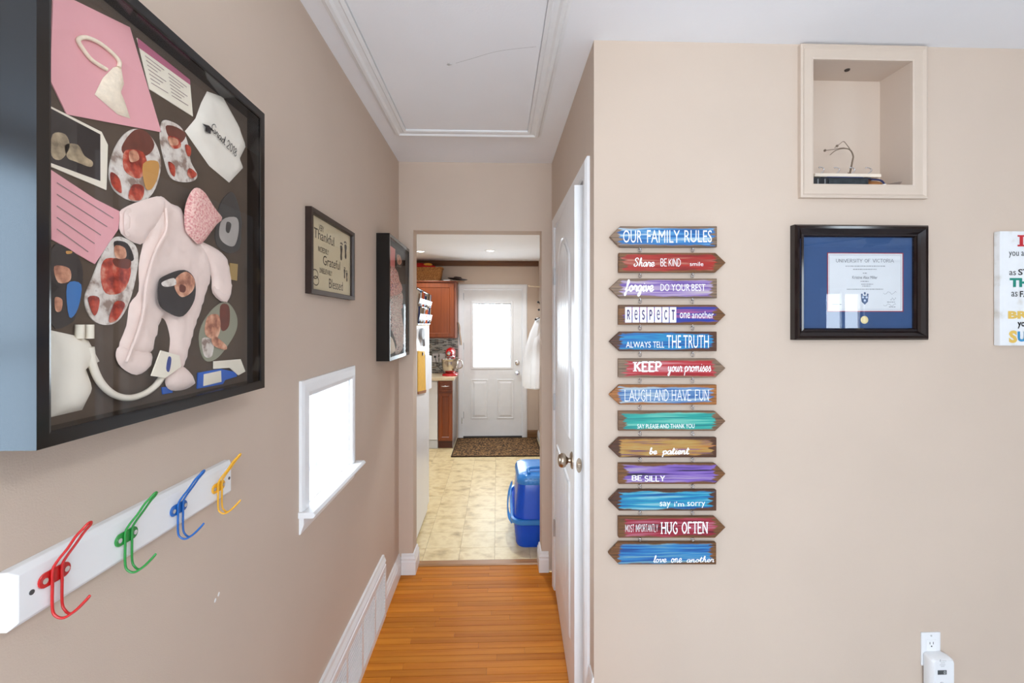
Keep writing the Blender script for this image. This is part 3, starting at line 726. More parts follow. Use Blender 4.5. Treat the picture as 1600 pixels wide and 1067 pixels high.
for (v0, v1, rise) in ((1.03, 1.90, .12), (.22, .86, 0.0001)):
    u0, u1 = .13, DWD - .13
    pol = arch(u0, u1, v0, v1, rise)
    rings = []
    for d, w in ((0, 0), (.006, .006), (.014, .007), (.024, .002), (.030, .001)):
        rings.append([DM(p[0], p[1], w) for p in inset(pol, d)])
    MB().loft(rings, caps=False).build('panel_moulding', WHITE, dr, smooth=50)
    inn = inset(pol, .03); n = 5; pw = (u1 - u0 - .06) / n
    for i in range(n):
        a, b = u0 + .03 + i * pw + .004, u0 + .03 + (i + 1) * pw - .004
        tops = []
        for t in (a, (a + b) / 2, b):
            s_ = (u1 - .03 - t) / (u1 - u0 - .06)
            tops.append((t, v1 - .03 - rise * .95 + rise * .95 * math.sin(PI * min(1, max(0, s_))) ** .9))
        MB().prism([(a, v0 + .03), (b, v0 + .03)] + tops[::-1], 0, .004, DM).build('panel_plank', WHITE, dr, bevel=.001)
for z in (1.76, 1.06, .355):
    hg = MB().mbox(DM, -.016, .006, z - .045, z + .045, .0005, .003)
    hq = hg.build('hinge', M('painted_steel_hinge', (196, 196, 198), rough=.35, metal=.6), dr)
    q = DM(-.004, 0, .006)
    MB().lathe([(.0055, -.046), (.0055, .046)], (q[0], q[1], z), 'z', 10).build('hinge_pin', MATS['painted_steel_hinge'], hq, smooth=40)
kz = .965; ku = DWD - .062
def knob(sgn):
    def prof_at(r, w):
        c = DM(ku, kz, w); ax = Vector((dn.x, dn.y, 0)); s_ = Vector((dd.x, dd.y, 0)); u_ = Vector((0, 0, 1))
        return [tuple(Vector(c) + s_ * r * math.cos(t) + u_ * r * math.sin(t)) for t in (2 * PI * i / 24 for i in range(24))]
    return prof_at
pa = knob(1)
kn = MB().loft([pa(r, w) for r, w in ((.010, .004), (.010, .016), (.016, .022), (.025, .028), (.028, .037), (.027, .046), (.022, .053), (.012, .056), (.001, .057))]).build('door_knob', NICKEL, dr, smooth=40)
MB().loft([pa(r, w) for r, w in ((.033, 0), (.033, .003), (.027, .007), (.012, .008))]).build('rose', NICKEL, kn, smooth=40)
def E(u, v, w=0):    # free edge of the slab
    p = hp + dd * (DWD + w) + dn * (-u)
    return (p.x, p.y, v)
lt = MB().prism(ell(.0175, kz, .011, .028, 16), 0, .0015, E).build('latch_plate', NICKEL, dr)
MB().mbox(E, .011, .024, kz - .009, kz + .009, .0012, .012).build('latch_bolt', NICKEL, lt, bevel=.002)
MB().mbox(lambda u, v, w=0: (XR + u, D1['y0'] + .012 + w, v), .004, .03, kz - .03, kz + .03, 0, .001).build('strike_plate', NICKEL, dr)
# ------------------------------------------------------------------ lamp and fan of the room behind the camera
lp = thing('pendant_lamp', (.3, .15, ZC), 'plain pendant lamp on a chrome rod above the viewer', 'lamp')
MB().lathe([(.05, 0), (.05, -.02), (.006, -.03), (.006, -.33), (.03, -.34), (.03, -.37)], (.3, .15, ZC), 'z', 24).build('lamp_rod', CHROME, lp, smooth=40)

ld = bpy.data.lights.new('pendant_globe', 'POINT'); ld.shadow_soft_size = .07; ld.energy = 6.5; ld.color = (.96, .98, 1.0)
lo = bpy.data.objects.new('pendant_globe', ld); COL.objects.link(lo); lo.parent = lp; lo.location = (0, 0, -.45)
fx, fy = 3.5, -1.0
fan = thing('ceiling_fan', (fx, fy, ZC), 'dark five-blade ceiling fan of the room', 'fan')
FM = M('dark_fan_bronze', (60, 54, 52), rough=.4)
MB().lathe([(.06, 0), (.05, -.04), (.015, -.05), (.015, -.13), (.09, -.14), (.10, -.2), (.07, -.24), (.001, -.245)], (fx, fy, ZC), 'z', 24).build('motor', FM, fan, smooth=40)
for i in range(5):
    a = i * 2 * PI / 5 + .3
    m = Matrix.Translation((fx, fy, ZC - .17)) @ Matrix.Rotation(a, 4, 'Z') @ Matrix.Rotation(.2, 4, 'X')
    MB().prism([(.1, -.03), (.2, -.06), (.62, -.07), (.66, 0), (.62, .07), (.2, .06), (.1, .03)], -.004, .004, UZ(0)).xf(m).build('blade', FM, fan)

# ------------------------------------------------------------------ recessed lights of the kitchen
LENS = M('lit_lamp_lens', (255, 246, 232), rough=.5, emit=12.0)
def pot(x, y, label, watts, spot=2.3):
    t = thing('recessed_light', (x, y, ZK), label, 'light', 'recessed kitchen ceiling lights')
    MB().lathe([(.062, 0), (.062, -.004), (.045, -.006), (.040, -.002), (.040, 0)], (x, y, ZK), 'z', 28).build('trim_ring', WHITEM, t, smooth=40)
    MB().lathe([(.039, -.0005), (.039, -.002), (.001, -.0022)], (x, y, ZK), 'z', 24).build('lens', LENS, t)
    d = bpy.data.lights.new('recessed_lamp', 'SPOT'); d.energy = watts; d.spot_size = spot; d.spot_blend = .25; d.shadow_soft_size = .03; d.color = (.88, .95, 1.0)
    o = bpy.data.objects.new('recessed_lamp', d); COL.objects.link(o); o.parent = t; o.location = (0, 0, -.02)
px_, py_ = pZ(766, 391.5, ZK); pot(px_, py_, 'recessed ceiling light above the kitchen back door', 16)
px_, py_ = pZ(657, 392.5, ZK); pot(px_, py_, 'recessed ceiling light above the wicker basket', 19)
pot(.16, 3.62, 'recessed ceiling light hidden above the kitchen doorway', 42, 1.75)

# ------------------------------------------------------------------ kitchen back door
ky = FY(YK)
kd = thing('door_2', ((KDX0 + KDX1) / 2, YK, 0), 'white half-glazed back door at the end of the kitchen', 'door', kind='structure')
for i, p in enumerate(mitred(KDX0, KDX1, -.06, KDZ, [(0, 0), (0, .014), (.04, .018), (.055, .012), (.055, 0)], ky)):
    if i: p.build('casing', WHITE, kd)
MB().box(KDX0, KDX0 + .012, YK, YK + .14, 0, KDZ).build('jamb', WHITE, kd)
MB().box(KDX1 - .012, KDX1, YK, YK + .14, 0, KDZ).build('jamb', WHITE, kd)
MB().box(KDX0 + .012, KDX1 - .012, YK, YK + .14, KDZ - .012, KDZ).build('jamb_head', WHITE, kd)
MB().box(KDX0 + .012, KDX1 - .012, YK - .01, YK + .12, 0, .022).build('threshold', M('dark_threshold', (48, 46, 46), rough=.5), kd)
sx0, sx1 = KDX0 + .014, KDX1 - .014
SY = YK + .012                                           # front of the slab
sy = FY(SY)
gx0, gz1 = pY(739.5, 474, SY); gx1, gz0 = pY(798, 573, SY)   # glass
sl = MB()
sl.box(sx0, gx0, SY, SY + .04, .024, KDZ - .015).box(gx1, sx1, SY, SY + .04, .024, KDZ - .015).box(gx0, gx1, SY, SY + .04, .024, gz0).box(gx0, gx1, SY, SY + .04, gz1, KDZ - .015)
sl.build('slab', WHITEM, kd)
wf = None
for p in mitred(gx0, gx1, gz0, gz1, [(0, -.02), (0, .006), (.006, .010), (.026, .010), (.032, .004), (.032, 0), (.002, 0)], sy):
    wf = p.build('window_frame', WHITEM, kd)
MB().mbox(sy, gx0, gx1, gz0, gz1, -.024, -.02).build('pane', PANE, kd)
# ragged plastic film edge left round the pane
random.seed(5)
FILM = M('white_film_strip', (232, 233, 235), rough=.6)
def ragged(n, f):
    return [f(i / n, random.uniform(.3, 1.0)) for i in range(n + 1)]
top = [(gx0, gz1), (gx1, gz1)] + [(gx1 - t * (gx1 - gx0), gz1 - .012 * r) for t, r in [(i / 26, random.uniform(.4, 1)) for i in range(27)]]
MB().prism(top, -.018, -.016, sy).build('film_strip', FILM, kd)
side = [(gx1, gz1)] + [(gx1 - .010 * random.uniform(.5, 1), gz1 - t / 30 * (gz1 - gz0)) for t in range(31)] + [(gx1, gz0)]
MB().prism(side, -.018, -.016, sy).build('film_strip', FILM, kd)
lz1 = pY(770, 594, SY)[1]; lz0 = pY(770, 653, SY)[1]
for a, b in ((737, 761.5), (777.5, 802)):
    a, b = pY(a, 620, SY)[0], pY(b, 620, SY)[0]
    rings = [[sy(u, v, w) for u, v in ((a + d, lz0 + d), (b - d, lz0 + d), (b - d, lz1 - d), (a + d, lz1 - d))] for d, w in ((0, 0), (.008, -.006), (.016, -.006), (.04, .002))]
    mbp = MB().loft(rings, caps=False); k = len(mbp.v); mbp.f.append((k - 4, k - 3, k - 2, k - 1))
    for v_ in range(len(mbp.v)): mbp.v[v_] = (mbp.v[v_][0], mbp.v[v_][1] - .007, mbp.v[v_][2])
    mbp.build('raised_panel', WHITEM, kd)
    for p in mitred(a, b, lz0, lz1, [(0, 0), (0, .007), (.012, .004), (.012, 0)], sy): p.build('panel_moulding', WHITEM, kd)
for py in (567, 582.5):
    u, v = pY(808.5, py, SY)
    MB().lathe([(.032, 0), (.032, .006), (.014, .01), (.013, .025), (.026, .032), (.03, .045), (.02, .058), (.001, .06)] if py > 575 else [(.031, 0), (.031, .01), (.024, .016), (.008, .018), (.006, .03), (.001, .031)], (u, SY, v), '-y', 20).build('door_knob' if py > 575 else 'deadbolt', CHROME, kd, smooth=40)
for z in (1.85, 1.2, .3):
    MB().box(KDX0 + .006, KDX0 + .02, SY - .006, SY + .002, z - .045, z + .045).build('hinge', M('grey_hinge', (170, 170, 172), rough=.35, metal=.7), kd)
u, v = pY(722, 652, SY)
MB().tube([(u, SY, v), (u, SY - .03, v), (u + .004, SY - .05, v - .01), (u + .004, SY - .05, v - .07)], .006, 8).build('door_stop', CHROME, kd, smooth=50)

# brown wood rail under the kitchen ceiling
struct('trim_2', MB().prism([(0, 0), (-.03, 0), (-.03, -.03), (-.018, -.066), (0, -.066)], XKL, XKR, lambda u, v, w: (w, YK + u, ZK + v)), wood('brown_stained_rail', (92, 52, 20), (122, 76, 34), axis=0, rough=.45), 'brown stained wood rail below the kitchen ceiling', 'trim')

# ------------------------------------------------------------------ kitchen cabinets
CAB = wood('cherry_cabinet', (112, 50, 16), (140, 68, 26), rough=.35, axis=2, scale=4, rnd=.08)
CABD = wood('dark_cherry_cabinet', (70, 28, 12), (92, 40, 18), rough=.4, axis=0, scale=4, rnd=.05)
UY = 5.64
ux1, uz1 = pY(711.5, 440.5, UY); _, uz0 = pY(690, 528.5, UY); ux0 = XKL
uc = thing('wall_cabinet', ((ux0 + ux1) / 2, UY, uz0), 'cherry wood wall cabinet below the wicker basket', 'cabinet')
MB().box(ux0, ux1, UY + .018, YK, uz0, uz1).build('body', CAB, uc)
MB().box(ux0, ux1 + .012, UY - .006, YK, uz1, uz1 + .014).build('top_moulding', CAB, uc, bevel=.003)
uy = FY(UY + .018)
for a, b in ((ux0 + .01, ux0 + .53), (ux0 + .54, ux1 - .018)):
    d = MB().mbox(uy, a, b, uz0 + .012, uz1 - .02, 0, .012).build('door', CAB, uc)
    for p in mitred(a + .055, b - .055, uz0 + .067, uz1 - .075, [(0, .012), (.006, .02), (.05, .02), (.055, .016), (.055, .012)], uy): p.build('door_frame', CAB, d)
# counter run
BY = 5.45
bx0, _ = pY(684, 650, BY); bx1, _ = pY(707.5, 650, BY)
cz = .852
ct = MB().prism([(XKL, YK), (bx1 + .016, YK), (bx1 + .016, BY - .03), (XKL, BY - .03)], 0, .034, UZ(cz - .034)).build('countertop', M('beige_laminate', (226, 206, 172), rough=.35, nscale=60, var=.08), bevel=.004)
tag(ct, 'beige laminate countertop under the red stand mixer', 'countertop')
bc = thing('base_cabinet', ((bx0 + bx1) / 2, BY, 0), 'narrow cherry base cabinet with one drawer and door', 'cabinet')
MB().box(bx0, bx1 - .006, BY + .02, YK, .09, cz - .034).build('body', CAB, bc)
MB().box(bx1 - .006, bx1, BY + .02, YK, .0, cz - .034).build('end_panel', M('grey_end_panel', (168, 158, 154), rough=.35), bc)
MB().box(bx0, bx1 - .006, BY + .05, YK, 0, .09).build('toe_kick', CABD, bc)
by = FY(BY + .02)
dz0, dz1 = .695, .808
dw = MB().mbox(by, bx0 + .008, bx1 - .008, dz0, dz1, 0, .012).build('drawer', CAB, bc)
for p in mitred(bx0 + .022, bx1 - .022, dz0 + .014, dz1 - .014, [(0, .012), (.004, .018), (.012, .018), (.014, .012)], by): p.build('drawer_frame', CAB, dw)
um = (bx0 + bx1) / 2; vm = (dz0 + dz1) / 2
MB().tube(smooth_line([by(um - .045, vm, .014), by(um - .04, vm, .034), by(um, vm - .003, .038), by(um + .04, vm, .034), by(um + .045, vm, .014)], 4), .005, 8).build('handle', CHROME, dw, smooth=50)
do = MB().mbox(by, bx0 + .008, bx1 - .008, .095, .672, 0, .012).build('door', CAB, bc)
for p in mitred(bx0 + .052, bx1 - .052, .145, .622, [(0, .012), (.006, .019), (.04, .019), (.044, .016), (.044, .012)], by): p.build('door_frame', CAB, do)
dwx = thing('dishwasher', ((bx0 + XKL) / 2, BY, 0), 'white dishwasher beside the narrow base cabinet', 'dishwasher')
MB().box(bx0 - .62, bx0 - .004, BY + .03, YK - .01, .0, cz - .036).build('body', WHITEM, dwx)
MB().box(bx0 - .62, bx0 - .004, BY, BY + .03, .11, cz - .05).build('front_door', WHITE, dwx, bevel=.004)
MB().box(bx0 - .62, bx0 - .004, BY + .012, BY + .03, .01, .10).build('kick_panel', M('pale_grey_plastic', (206, 208, 212), rough=.4), dwx)
# backsplash
MOS = brick_mat('glass_mosaic', (0, 0, 0), (0, 0, 0), (176, 172, 164), .052, .0125, msize=.0014, rough=.2, off=.37, cols=[(0, (40, 40, 44)), (.22, (168, 172, 168)), (.42, (110, 122, 120)), (.6, (150, 140, 124)), (.72, (62, 70, 72)), (.82, (188, 190, 184))])
struct('wall_backsplash', MB().box(XKL, KDX0 - .06, YK - .008, YK, cz, uz0), MOS, 'grey glass mosaic backsplash behind the stand mixer', 'backsplash')
for px, lb in ((680.3, 'white wall outlet with a black plug on the mosaic'), (691.3, 'white switch plate beside the red mixer')):
    u, v = pY(px, 559, YK - .008)
    so = thing('wall_outlet', (u, YK - .008, v - .05), lb, 'outlet')
    fy_ = FY(YK - .008)
    MB().mbox(fy_, u - .036, u + .036, v - .057, v + .057, 0, .006).build('plate', WHITE, so, bevel=.002)
    MB().mbox(fy_, u - .017, u + .017, v - .034, v + .034, .006, .008).build('socket', WHITEM, so)
u, v = pY(680.3, 557, YK - .008)
cord = MB().tube(smooth_line([(u, YK - .05, v), (u + .01, YK - .06, v - .03), (u + .03, YK - .07, v - .10), (u + .07, YK - .09, v - .15), (u + .11, YK - .12, v - .17)], 6), .004, 6)
cord.box(u - .012, u + .012, YK - .055, YK - .016, v - .012, v + .012)
tag(cord.build('power_cord', BLACK), 'black power cord plugged in behind the mixer', 'cord')

# stand mixer
mx, my = pY(703.5, 580, 5.70)[0], 5.70
RED = M('red_enamel', (190, 16, 22), rough=.18, coat=.6, var=.05)
STEEL = M('brushed_steel', (205, 198, 188), rough=.2, metal=1.0)
sm = thing('stand_mixer', (mx, my, cz), 'red stand mixer with steel bowl on the counter', 'mixer')
MB().loft([[(mx + (p[0]) * k, my + .02 + p[1] * k, cz + z) for p in rrect(0, 0, .19, .30, .085)] for k, z in ((1, 0), (1, .012), (.94, .024), (.6, .034))]).build('base', RED, sm, smooth=50)
MB().loft([[(mx + p[0] * k, my + .12 + p[1] * k, cz + z) for p in rrect(0, 0, .11, .09, .035)] for k, z in ((1.1, .02), (.9, .08), (.85, .16), (1, .25))]).build('column', RED, sm, smooth=50)
hd = MB().ball((0, 0, 0), 1, 12)
hd.xf(Matrix.Translation((mx, my + .03, cz + .285)) @ Matrix.Diagonal((.064, .18, .064, 1)))
hd = hd.build('motor_head', RED, sm, smooth=60)
MB().lathe([(.05, 0), (.056, .004), (.056, .012), (.05, .016)], (mx, my - .02, cz + .228), 'z', 24).build('trim_band', CHROME, hd, smooth=40)
MB().lathe([(.024, 0), (.024, .03), (.012, .034), (.001, .036)], (mx, my - .145, cz + .285), '-y', 20).build('attachment_cap', CHROME, hd, smooth=40)
MB().lathe([(.045, .03), (.05, .034), (.075, .06), (.098, .11), (.104, .17), (.106, .20), (.109, .203), (.104, .203), (.1, .17), (.09, .10), (.06, .05), (.001, .045)], (mx, my - .03, cz), 'z', 32).build('bowl', STEEL, sm, smooth=50)
MB().tube(smooth_line([(mx + .1, my - .05, cz + .19), (mx + .145, my - .06, cz + .18), (mx + .15, my - .06, cz + .11), (mx + .095, my - .05, cz + .085)], 6), .008, 8).build('bowl_handle', STEEL, sm, smooth=60)
MB().lathe([(.012, 0), (.012, .04), (.045, .06), (.05, .10), (.03, .13), (.001, .135)], (mx, my - .03, cz + .07), 'z', 16).build('beater', WHITEM, sm, smooth=50)

# basket on the cabinet
WICK = ramp_mat('woven_wicker', [(0.35, (96, 54, 20)), (.5, (168, 108, 50)), (.65, (204, 150, 84))], scale=95, stretch=(1, 1, 2.2), rough=.7, bump=.9, detail=2)
bkx1, bkz1 = pY(690, 418, UY + .05); bkx0 = bkx1 - .42
zb = uz1 + .014
bk = thing('wicker_basket', ((bkx0 + bkx1) / 2, UY + .14, zb), 'brown wicker basket standing on the wall cabinet', 'basket')
hgt = bkz1 - zb
cxb = (bkx0 + bkx1) / 2
def bring(k, z, dip=0):
    return [(cxb + p[0] * k, UY + .15 + p[1] * k, zb + z - dip * math.cos(min(1, abs(p[0]) / .2) * PI / 2)) for p in rrect(0, 0, .42, .22, .05, 6)]
MB().loft([bring(.88, 0), bring(.93, hgt * .4), bring(1, hgt * .93, .02), bring(1.02, hgt, .02), bring(.97, hgt, .02), bring(.92, hgt * .5), bring(.86, .01)], caps=True).build('woven_body', WICK, bk, smooth=50)
MB().tube([Vector(p) for p in bring(1.01, hgt, .02)], .010, 8, closed=True).build('rim', WICK, bk, smooth=60)
rb = MB().ball((0, 0, 0), 1, 10).xf(Matrix.Translation((cxb - .02, UY + .14, zb + hgt + .015)) @ Matrix.Rotation(.12, 4, 'Y') @ Matrix.Diagonal((.17, .07, .05, 1)))
rbo = thing('snack_bag', (cxb, UY + .14, zb + hgt), 'shiny red bag lying in the wicker basket', 'bag')
rb.build('bag_body', M('red_foil', (190, 20, 18), rough=.25, var=.3, nscale=14, bump=.6, bscale=30), rbo, smooth=60)
MB().ball((0, 0, 0), 1, 8).xf(Matrix.Translation((cxb + .03, UY + .10, zb + hgt + .042)) @ Matrix.Diagonal((.06, .03, .022, 1))).build('yellow_print', M('yellow_print', (220, 150, 40), rough=.3), rbo, smooth=60)
ctx0, _ = pY(694, 437, UY + .1); ctx1, _ = pY(704, 437, UY + .1)
tag(MB().box(ctx0, ctx1, UY + .02, UY + .12, zb, zb + .014).build('paper_card', WHITEM), 'small white card lying on the wall cabinet', 'card')
u0, _ = pY(706, 436, UY + .1); u1, _ = pY(726, 436, UY + .1)
hatm = M('dark_straw', (58, 44, 38), rough=.7)
hb = MB().lathe([(.001, 0), (.09, .002), (.125, .012), (.128, .016), (.09, .012), (.06, .014), (.052, .03), (.04, .04), (.001, .042)], (0, 0, 0), 'z', 28).xf(Matrix.Translation(((u0 + u1) / 2 - .015, UY + .17, zb + .026)) @ Matrix.Rotation(.09, 4, 'Y') @ Matrix.Diagonal((1, .8, 1, 1)))
tag(hb.build('straw_hat', hatm, smooth=50), 'dark flat hat overhanging the end of the wall cabinet', 'hat')
mbk = MB().prism([(-.17, -.06), (.12, -.08), (.16, .02), (.10, .09), (-.16, .08)], 0, .008, UZ(0)).xf(Matrix.Translation((ux1 - .06, UY + .17, zb + .001)))
tag(mbk.build('serving_board', wood('board_brown', (110, 74, 44), (150, 108, 68), axis=0)), 'brown flat board under the dark hat', 'board')
# strap hanging beside the cabinet
def leash(x0, col, nm, lb, w):
    pth = [(x0, UY + .20, 1.50), (x0 + .012, UY + .20, 1.45), (x0 + .014, UY + .20, 1.38), (x0 + .03, UY + .2, 1.28), (x0 + .034, UY + .2, 1.22)]
    pp = smooth_line(pth, 5)
    rings = [[(p[0] - w / 2, p[1] - .004, p[2]), (p[0] + w / 2, p[1] - .004, p[2]), (p[0] + w / 2, p[1] + .004, p[2]), (p[0] - w / 2, p[1] + .004, p[2])] for p in pp]
    t = MB().loft(rings)
    t.tube([(x0 - .02, UY + .2, 1.505), (x0 + .004, UY + .2, 1.505)], .004, 6)
    tag(t.build('hanging_strap', M(nm, col, rough=.6)), lb, 'strap', 'straps on the cabinet side')
leash(ux1 + .008, (62, 58, 50), 'dark_webbing', 'dark narrow strap hanging beside the wall cabinet', .008)
leash(ux1 + .024, (168, 132, 70), 'tan_leather', 'tan strap hanging nearest the back door casing', .009)

# ------------------------------------------------------------------ refrigerator
FX = -.548
FRW = M('white_appliance', (238, 240, 243), rough=.3, var=.015, nscale=4)
fr = thing('refrigerator', (FX - .37, 3.28, 0), 'white refrigerator seen from its side beyond the doorway', 'refrigerator')
FZ = 1.735
MB().box(FX - .74, FX, YE2 + .02, 3.60, .03, FZ).build('body', FRW, fr, bevel=.006)
MB().box(FX - .74, FX, 3.608, 3.685, .06, 1.18).build('door', FRW, fr, bevel=.01)
MB().box(FX - .74, FX, 3.608, 3.685, 1.19, FZ).build('freezer_door', FRW, fr, bevel=.01)
MB().box(FX - .72, FX - .02, YE2 + .05, 3.60, 0, .03).build('base_grille', BLACK, fr)
for a, b in ((.5, 1.1), (1.25, 1.6)):
    MB().tube(smooth_line([(FX - .06, 3.685, b), (FX - .06, 3.735, b - .02), (FX - .06, 3.735, a + .02), (FX - .06, 3.685, a)], 4), .011, 8).build('door_handle', FRW, fr, smooth=60)
fxm = LX(FX)
def fp(px, py): return pX(px, py, FX)
# hanging organiser
y0, zt = fp(652, 452); y1, _ = fp(675.5, 470); zb_ = fp(660, 508)[1]
ya = 3.06; yb = 3.66
og = thing('pocket_organizer', fxm(3.36, 1.47), 'clear hanging pocket organizer full of pens on the refrigerator', 'organizer')
CLOTH = M('cream_canvas', (226, 216, 198), rough=.85)
MB().prism([(ya, 1.482), (yb, 1.478), (yb + .01, 1.70), (yb - .03, 1.735), (ya, 1.745)], .001, .005, fxm).build('back_sheet', CLOTH, og)
MB().tube([fxm(ya, 1.735, .008), fxm(yb - .02, 1.725, .008)], .008, 8).build('top_bar', BLACK, og, smooth=60)
PK = glass_mat('clear_vinyl', 1.12, (.93, .95, .98, 1), .1)
random.seed(21)
PC = [(24, 40, 96), (200, 40, 40), (30, 110, 170), (226, 120, 40), (240, 240, 240), (60, 60, 66), (140, 110, 80), (190, 170, 140), (110, 130, 150)]
pp_ = 0
PN = ['navy', 'red', 'blue', 'orange', 'white', 'black', 'brown', 'tan', 'grey']
for j, (za, zc_) in enumerate(((1.49, 1.595), (1.61, 1.70))):
    for i in range(4):
        a = ya + .03 + i * .145
        MB().loft([[fxm(a, za, .005), fxm(a + .13, za, .005), fxm(a + .13, za, .012), fxm(a, za, .012)], [fxm(a, zc_ - .03, .005), fxm(a + .13, zc_ - .03, .005), fxm(a + .13, zc_ - .03, .03), fxm(a, zc_ - .03, .03)]]).build('pocket', PK, og)
        for q in range(3):
            c = PC[(pp_ * 5 + q * 2) % len(PC)]; pp_ += 1
            uu = a + .025 + q * .035; tl = random.uniform(-.02, .02)
            pen = MB().tube([fxm(uu, za + .008, .014), fxm(uu + tl, zc_ + random.uniform(0, .03), .02)], .0065, 7)
            tag(pen.build('pen', M('pen_colour_%d' % PC.index(c), c, rough=.35), smooth=60), '%s pen, %s in the %s %s pocket of the refrigerator organizer' % (PN[PC.index(c)], ('first', 'second', 'third')[q], ('nearest', 'second', 'third', 'farthest')[i], ('lower', 'upper')[j]), 'pen', 'pens in the hanging organizer')
def on_fridge(name, pts, w, mat, label, cat, w0=.001):
    return tag(MB().prism([fp(*p) for p in pts][::-1], w0, w0 + w, fxm).build(name, mat), label, cat)
GREYB = M('grey_silicone', (150, 152, 156), rough=.5)
bz = thing('cleaning_brush', fxm(fp(658, 528)[0], 1.38), 'small grey brush hanging below the organizer', 'brush')
hy_, hz_ = fp(657, 522); hz_ = 1.425
MB().prism(ell(hy_, hz_, .075, .042, 20), .002, .022, fxm).build('brush_head', GREYB, bz, bevel=.003)
a_ = fp(658.5, 526); b_ = fp(660, 540)
MB().tube([fxm(*a_, .012), fxm(*b_, .012)], .011, 8).build('handle', GREYB, bz, smooth=60)
np_ = thing('yellow_notepad', fxm(fp(657, 615)[0], fp(657, 615)[1]), 'yellow paper sheet with brown foot hanging on the refrigerator', 'notepad')
MB().prism([fp(652, 612), fp(664.3, 609), fp(662.5, 549), fp(652, 548)], .001, .006, fxm).build('paper_sheets', M('yellow_paper', (226, 176, 62), rough=.8, var=.08, nscale=30), np_)
MB().prism([fp(652, 616), fp(663.8, 613.5), fp(664.3, 609), fp(652, 612)], .001, .009, fxm).build('foot_strip', M('brown_card', (150, 100, 62), rough=.8), np_)
MB().lathe([(.012, 0), (.012, .008), (.001, .009)], fxm(*fp(658.5, 553), .006), 'x', 12).build('magnet', BLACK, np_)
on_fridge('paper_sheet', [(665, 610), (674, 606), (674, 556), (664, 553)], .0015, M('bluish_white_paper', (232, 235, 242), rough=.7), 'white paper sheet beside the yellow notepad', 'paper')

# ------------------------------------------------------------------ door mat
mx0, my0 = pZ(704.5, 714.5, 0)
RUG = ramp_mat('brown_loop_mat', [(.38, (40, 26, 14)), (.5, (92, 64, 36)), (.6, (160, 122, 76))], scale=60, rough=.95, bump=1.0, detail=3)
ru = thing('door_mat', (0, 5.4, 0), 'dark brown flecked mat before the back door', 'mat')
MB().prism([(mx0, my0), (XKR - .03, my0), (XKR - .03, YK - .03), (mx0, YK - .03)], .0, .009, UZ(0)).build('pile', RUG, ru, bevel=.003)
for p in mitred(mx0 + .012, XKR - .042, my0 + .012, YK - .042, [(0, 0), (0, .011), (.012, .011), (.012, 0)], UZ(.0005)): p.build('edge_binding', M('dark_brown_binding', (58, 38, 20), rough=.9), ru)

# ------------------------------------------------------------------ litter box
BL = M('blue_plastic', (8, 84, 214), rough=.25, var=.04)
BL2 = M('light_blue_plastic', (60, 142, 222), rough=.25, var=.04)
lbx, lby = .305, 3.245
lb_ = thing('litter_box', (lbx, lby, 0), 'blue hooded cat litter box at the kitchen doorway', 'litter box')
def ring(k, z, w=.40, d=.47, r=.07, dz=0.0, dy=0.0):
    return [(lbx + p[0] * k, lby + dy + p[1] * k, z + dz * (abs(p[0]) / .2) ** 2 * 0) for p in rrect(0, 0, w, d, r, 6)]
MB().loft([ring(.86, 0), ring(.90, .02), ring(.955, .13), ring(.97, .172)]).build('tub', BL, lb_, smooth=50)
def rimz(p, base):      # the seam rises towards the back
    return base + max(0, (p[1] + .16)) * .18
def rring(k, z, add=0):
    return [(lbx + p[0] * k, lby + p[1] * k, rimz(p, z)) for p in rrect(0, 0, .40, .47, .08, 6)]
MB().loft([rring(.97, .160), rring(1.06, .166), rring(1.08, .176), rring(1.07, .196), rring(1.0, .198), rring(.98, .18)]).build('rim', BL2, lb_, smooth=50)
MB().loft([rring(.97, .185), ring(.93, .24), ring(.86, .36), ring(.82, .425), ring(.80, .44)]).build('hood', BL, lb_, smooth=50)
lid = MB().loft([ring(.855, .415), ring(.87, .425), ring(.86, .448), ring(.80, .472), ring(.70, .480), ring(.3, .482)]).build('lid', BL2, lb_, smooth=40)
mbv = MB()
for j in range(3):
    for i in range(9):
        x = lbx - .12 + i * .030 + (j % 2) * .015; z = .428 + j * .0125; yy = lby - .47 / 2 * (.865 - .012 * j) - .002
        mbv.box(x, x + .018, yy - .001, yy + .02, z, z + .006)
vo = mbv.build('vent_ridges', M('pale_blue_plastic', (90, 160, 226), rough=.25), lid); vo['kind'] = 'stuff'
MB().tube(smooth_line([(lbx - .09, lby - .17, .483), (lbx - .08, lby - .12, .505), (lbx + .08, lby - .12, .505), (lbx + .09, lby - .17, .483)], 6), .011, 8).build('carry_handle', BL2, lid, smooth=60)
hs = smooth_line([(lbx - .205, lby - .17, .165), (lbx - .228, lby - .10, .18), (lbx - .232, lby - .02, .22), (lbx - .222, lby + .05, .28), (lbx - .20, lby + .09, .33)], 6)
rings = [[(p[0] - .004, p[1] - .02, p[2] - .012), (p[0] + .006, p[1] - .02, p[2] + .0), (p[0] + .006, p[1] + .02, p[2] + .012), (p[0] - .004, p[1] + .02, p[2])] for p in hs]
MB().loft(rings).build('side_latch', BL2, lb_, smooth=60)

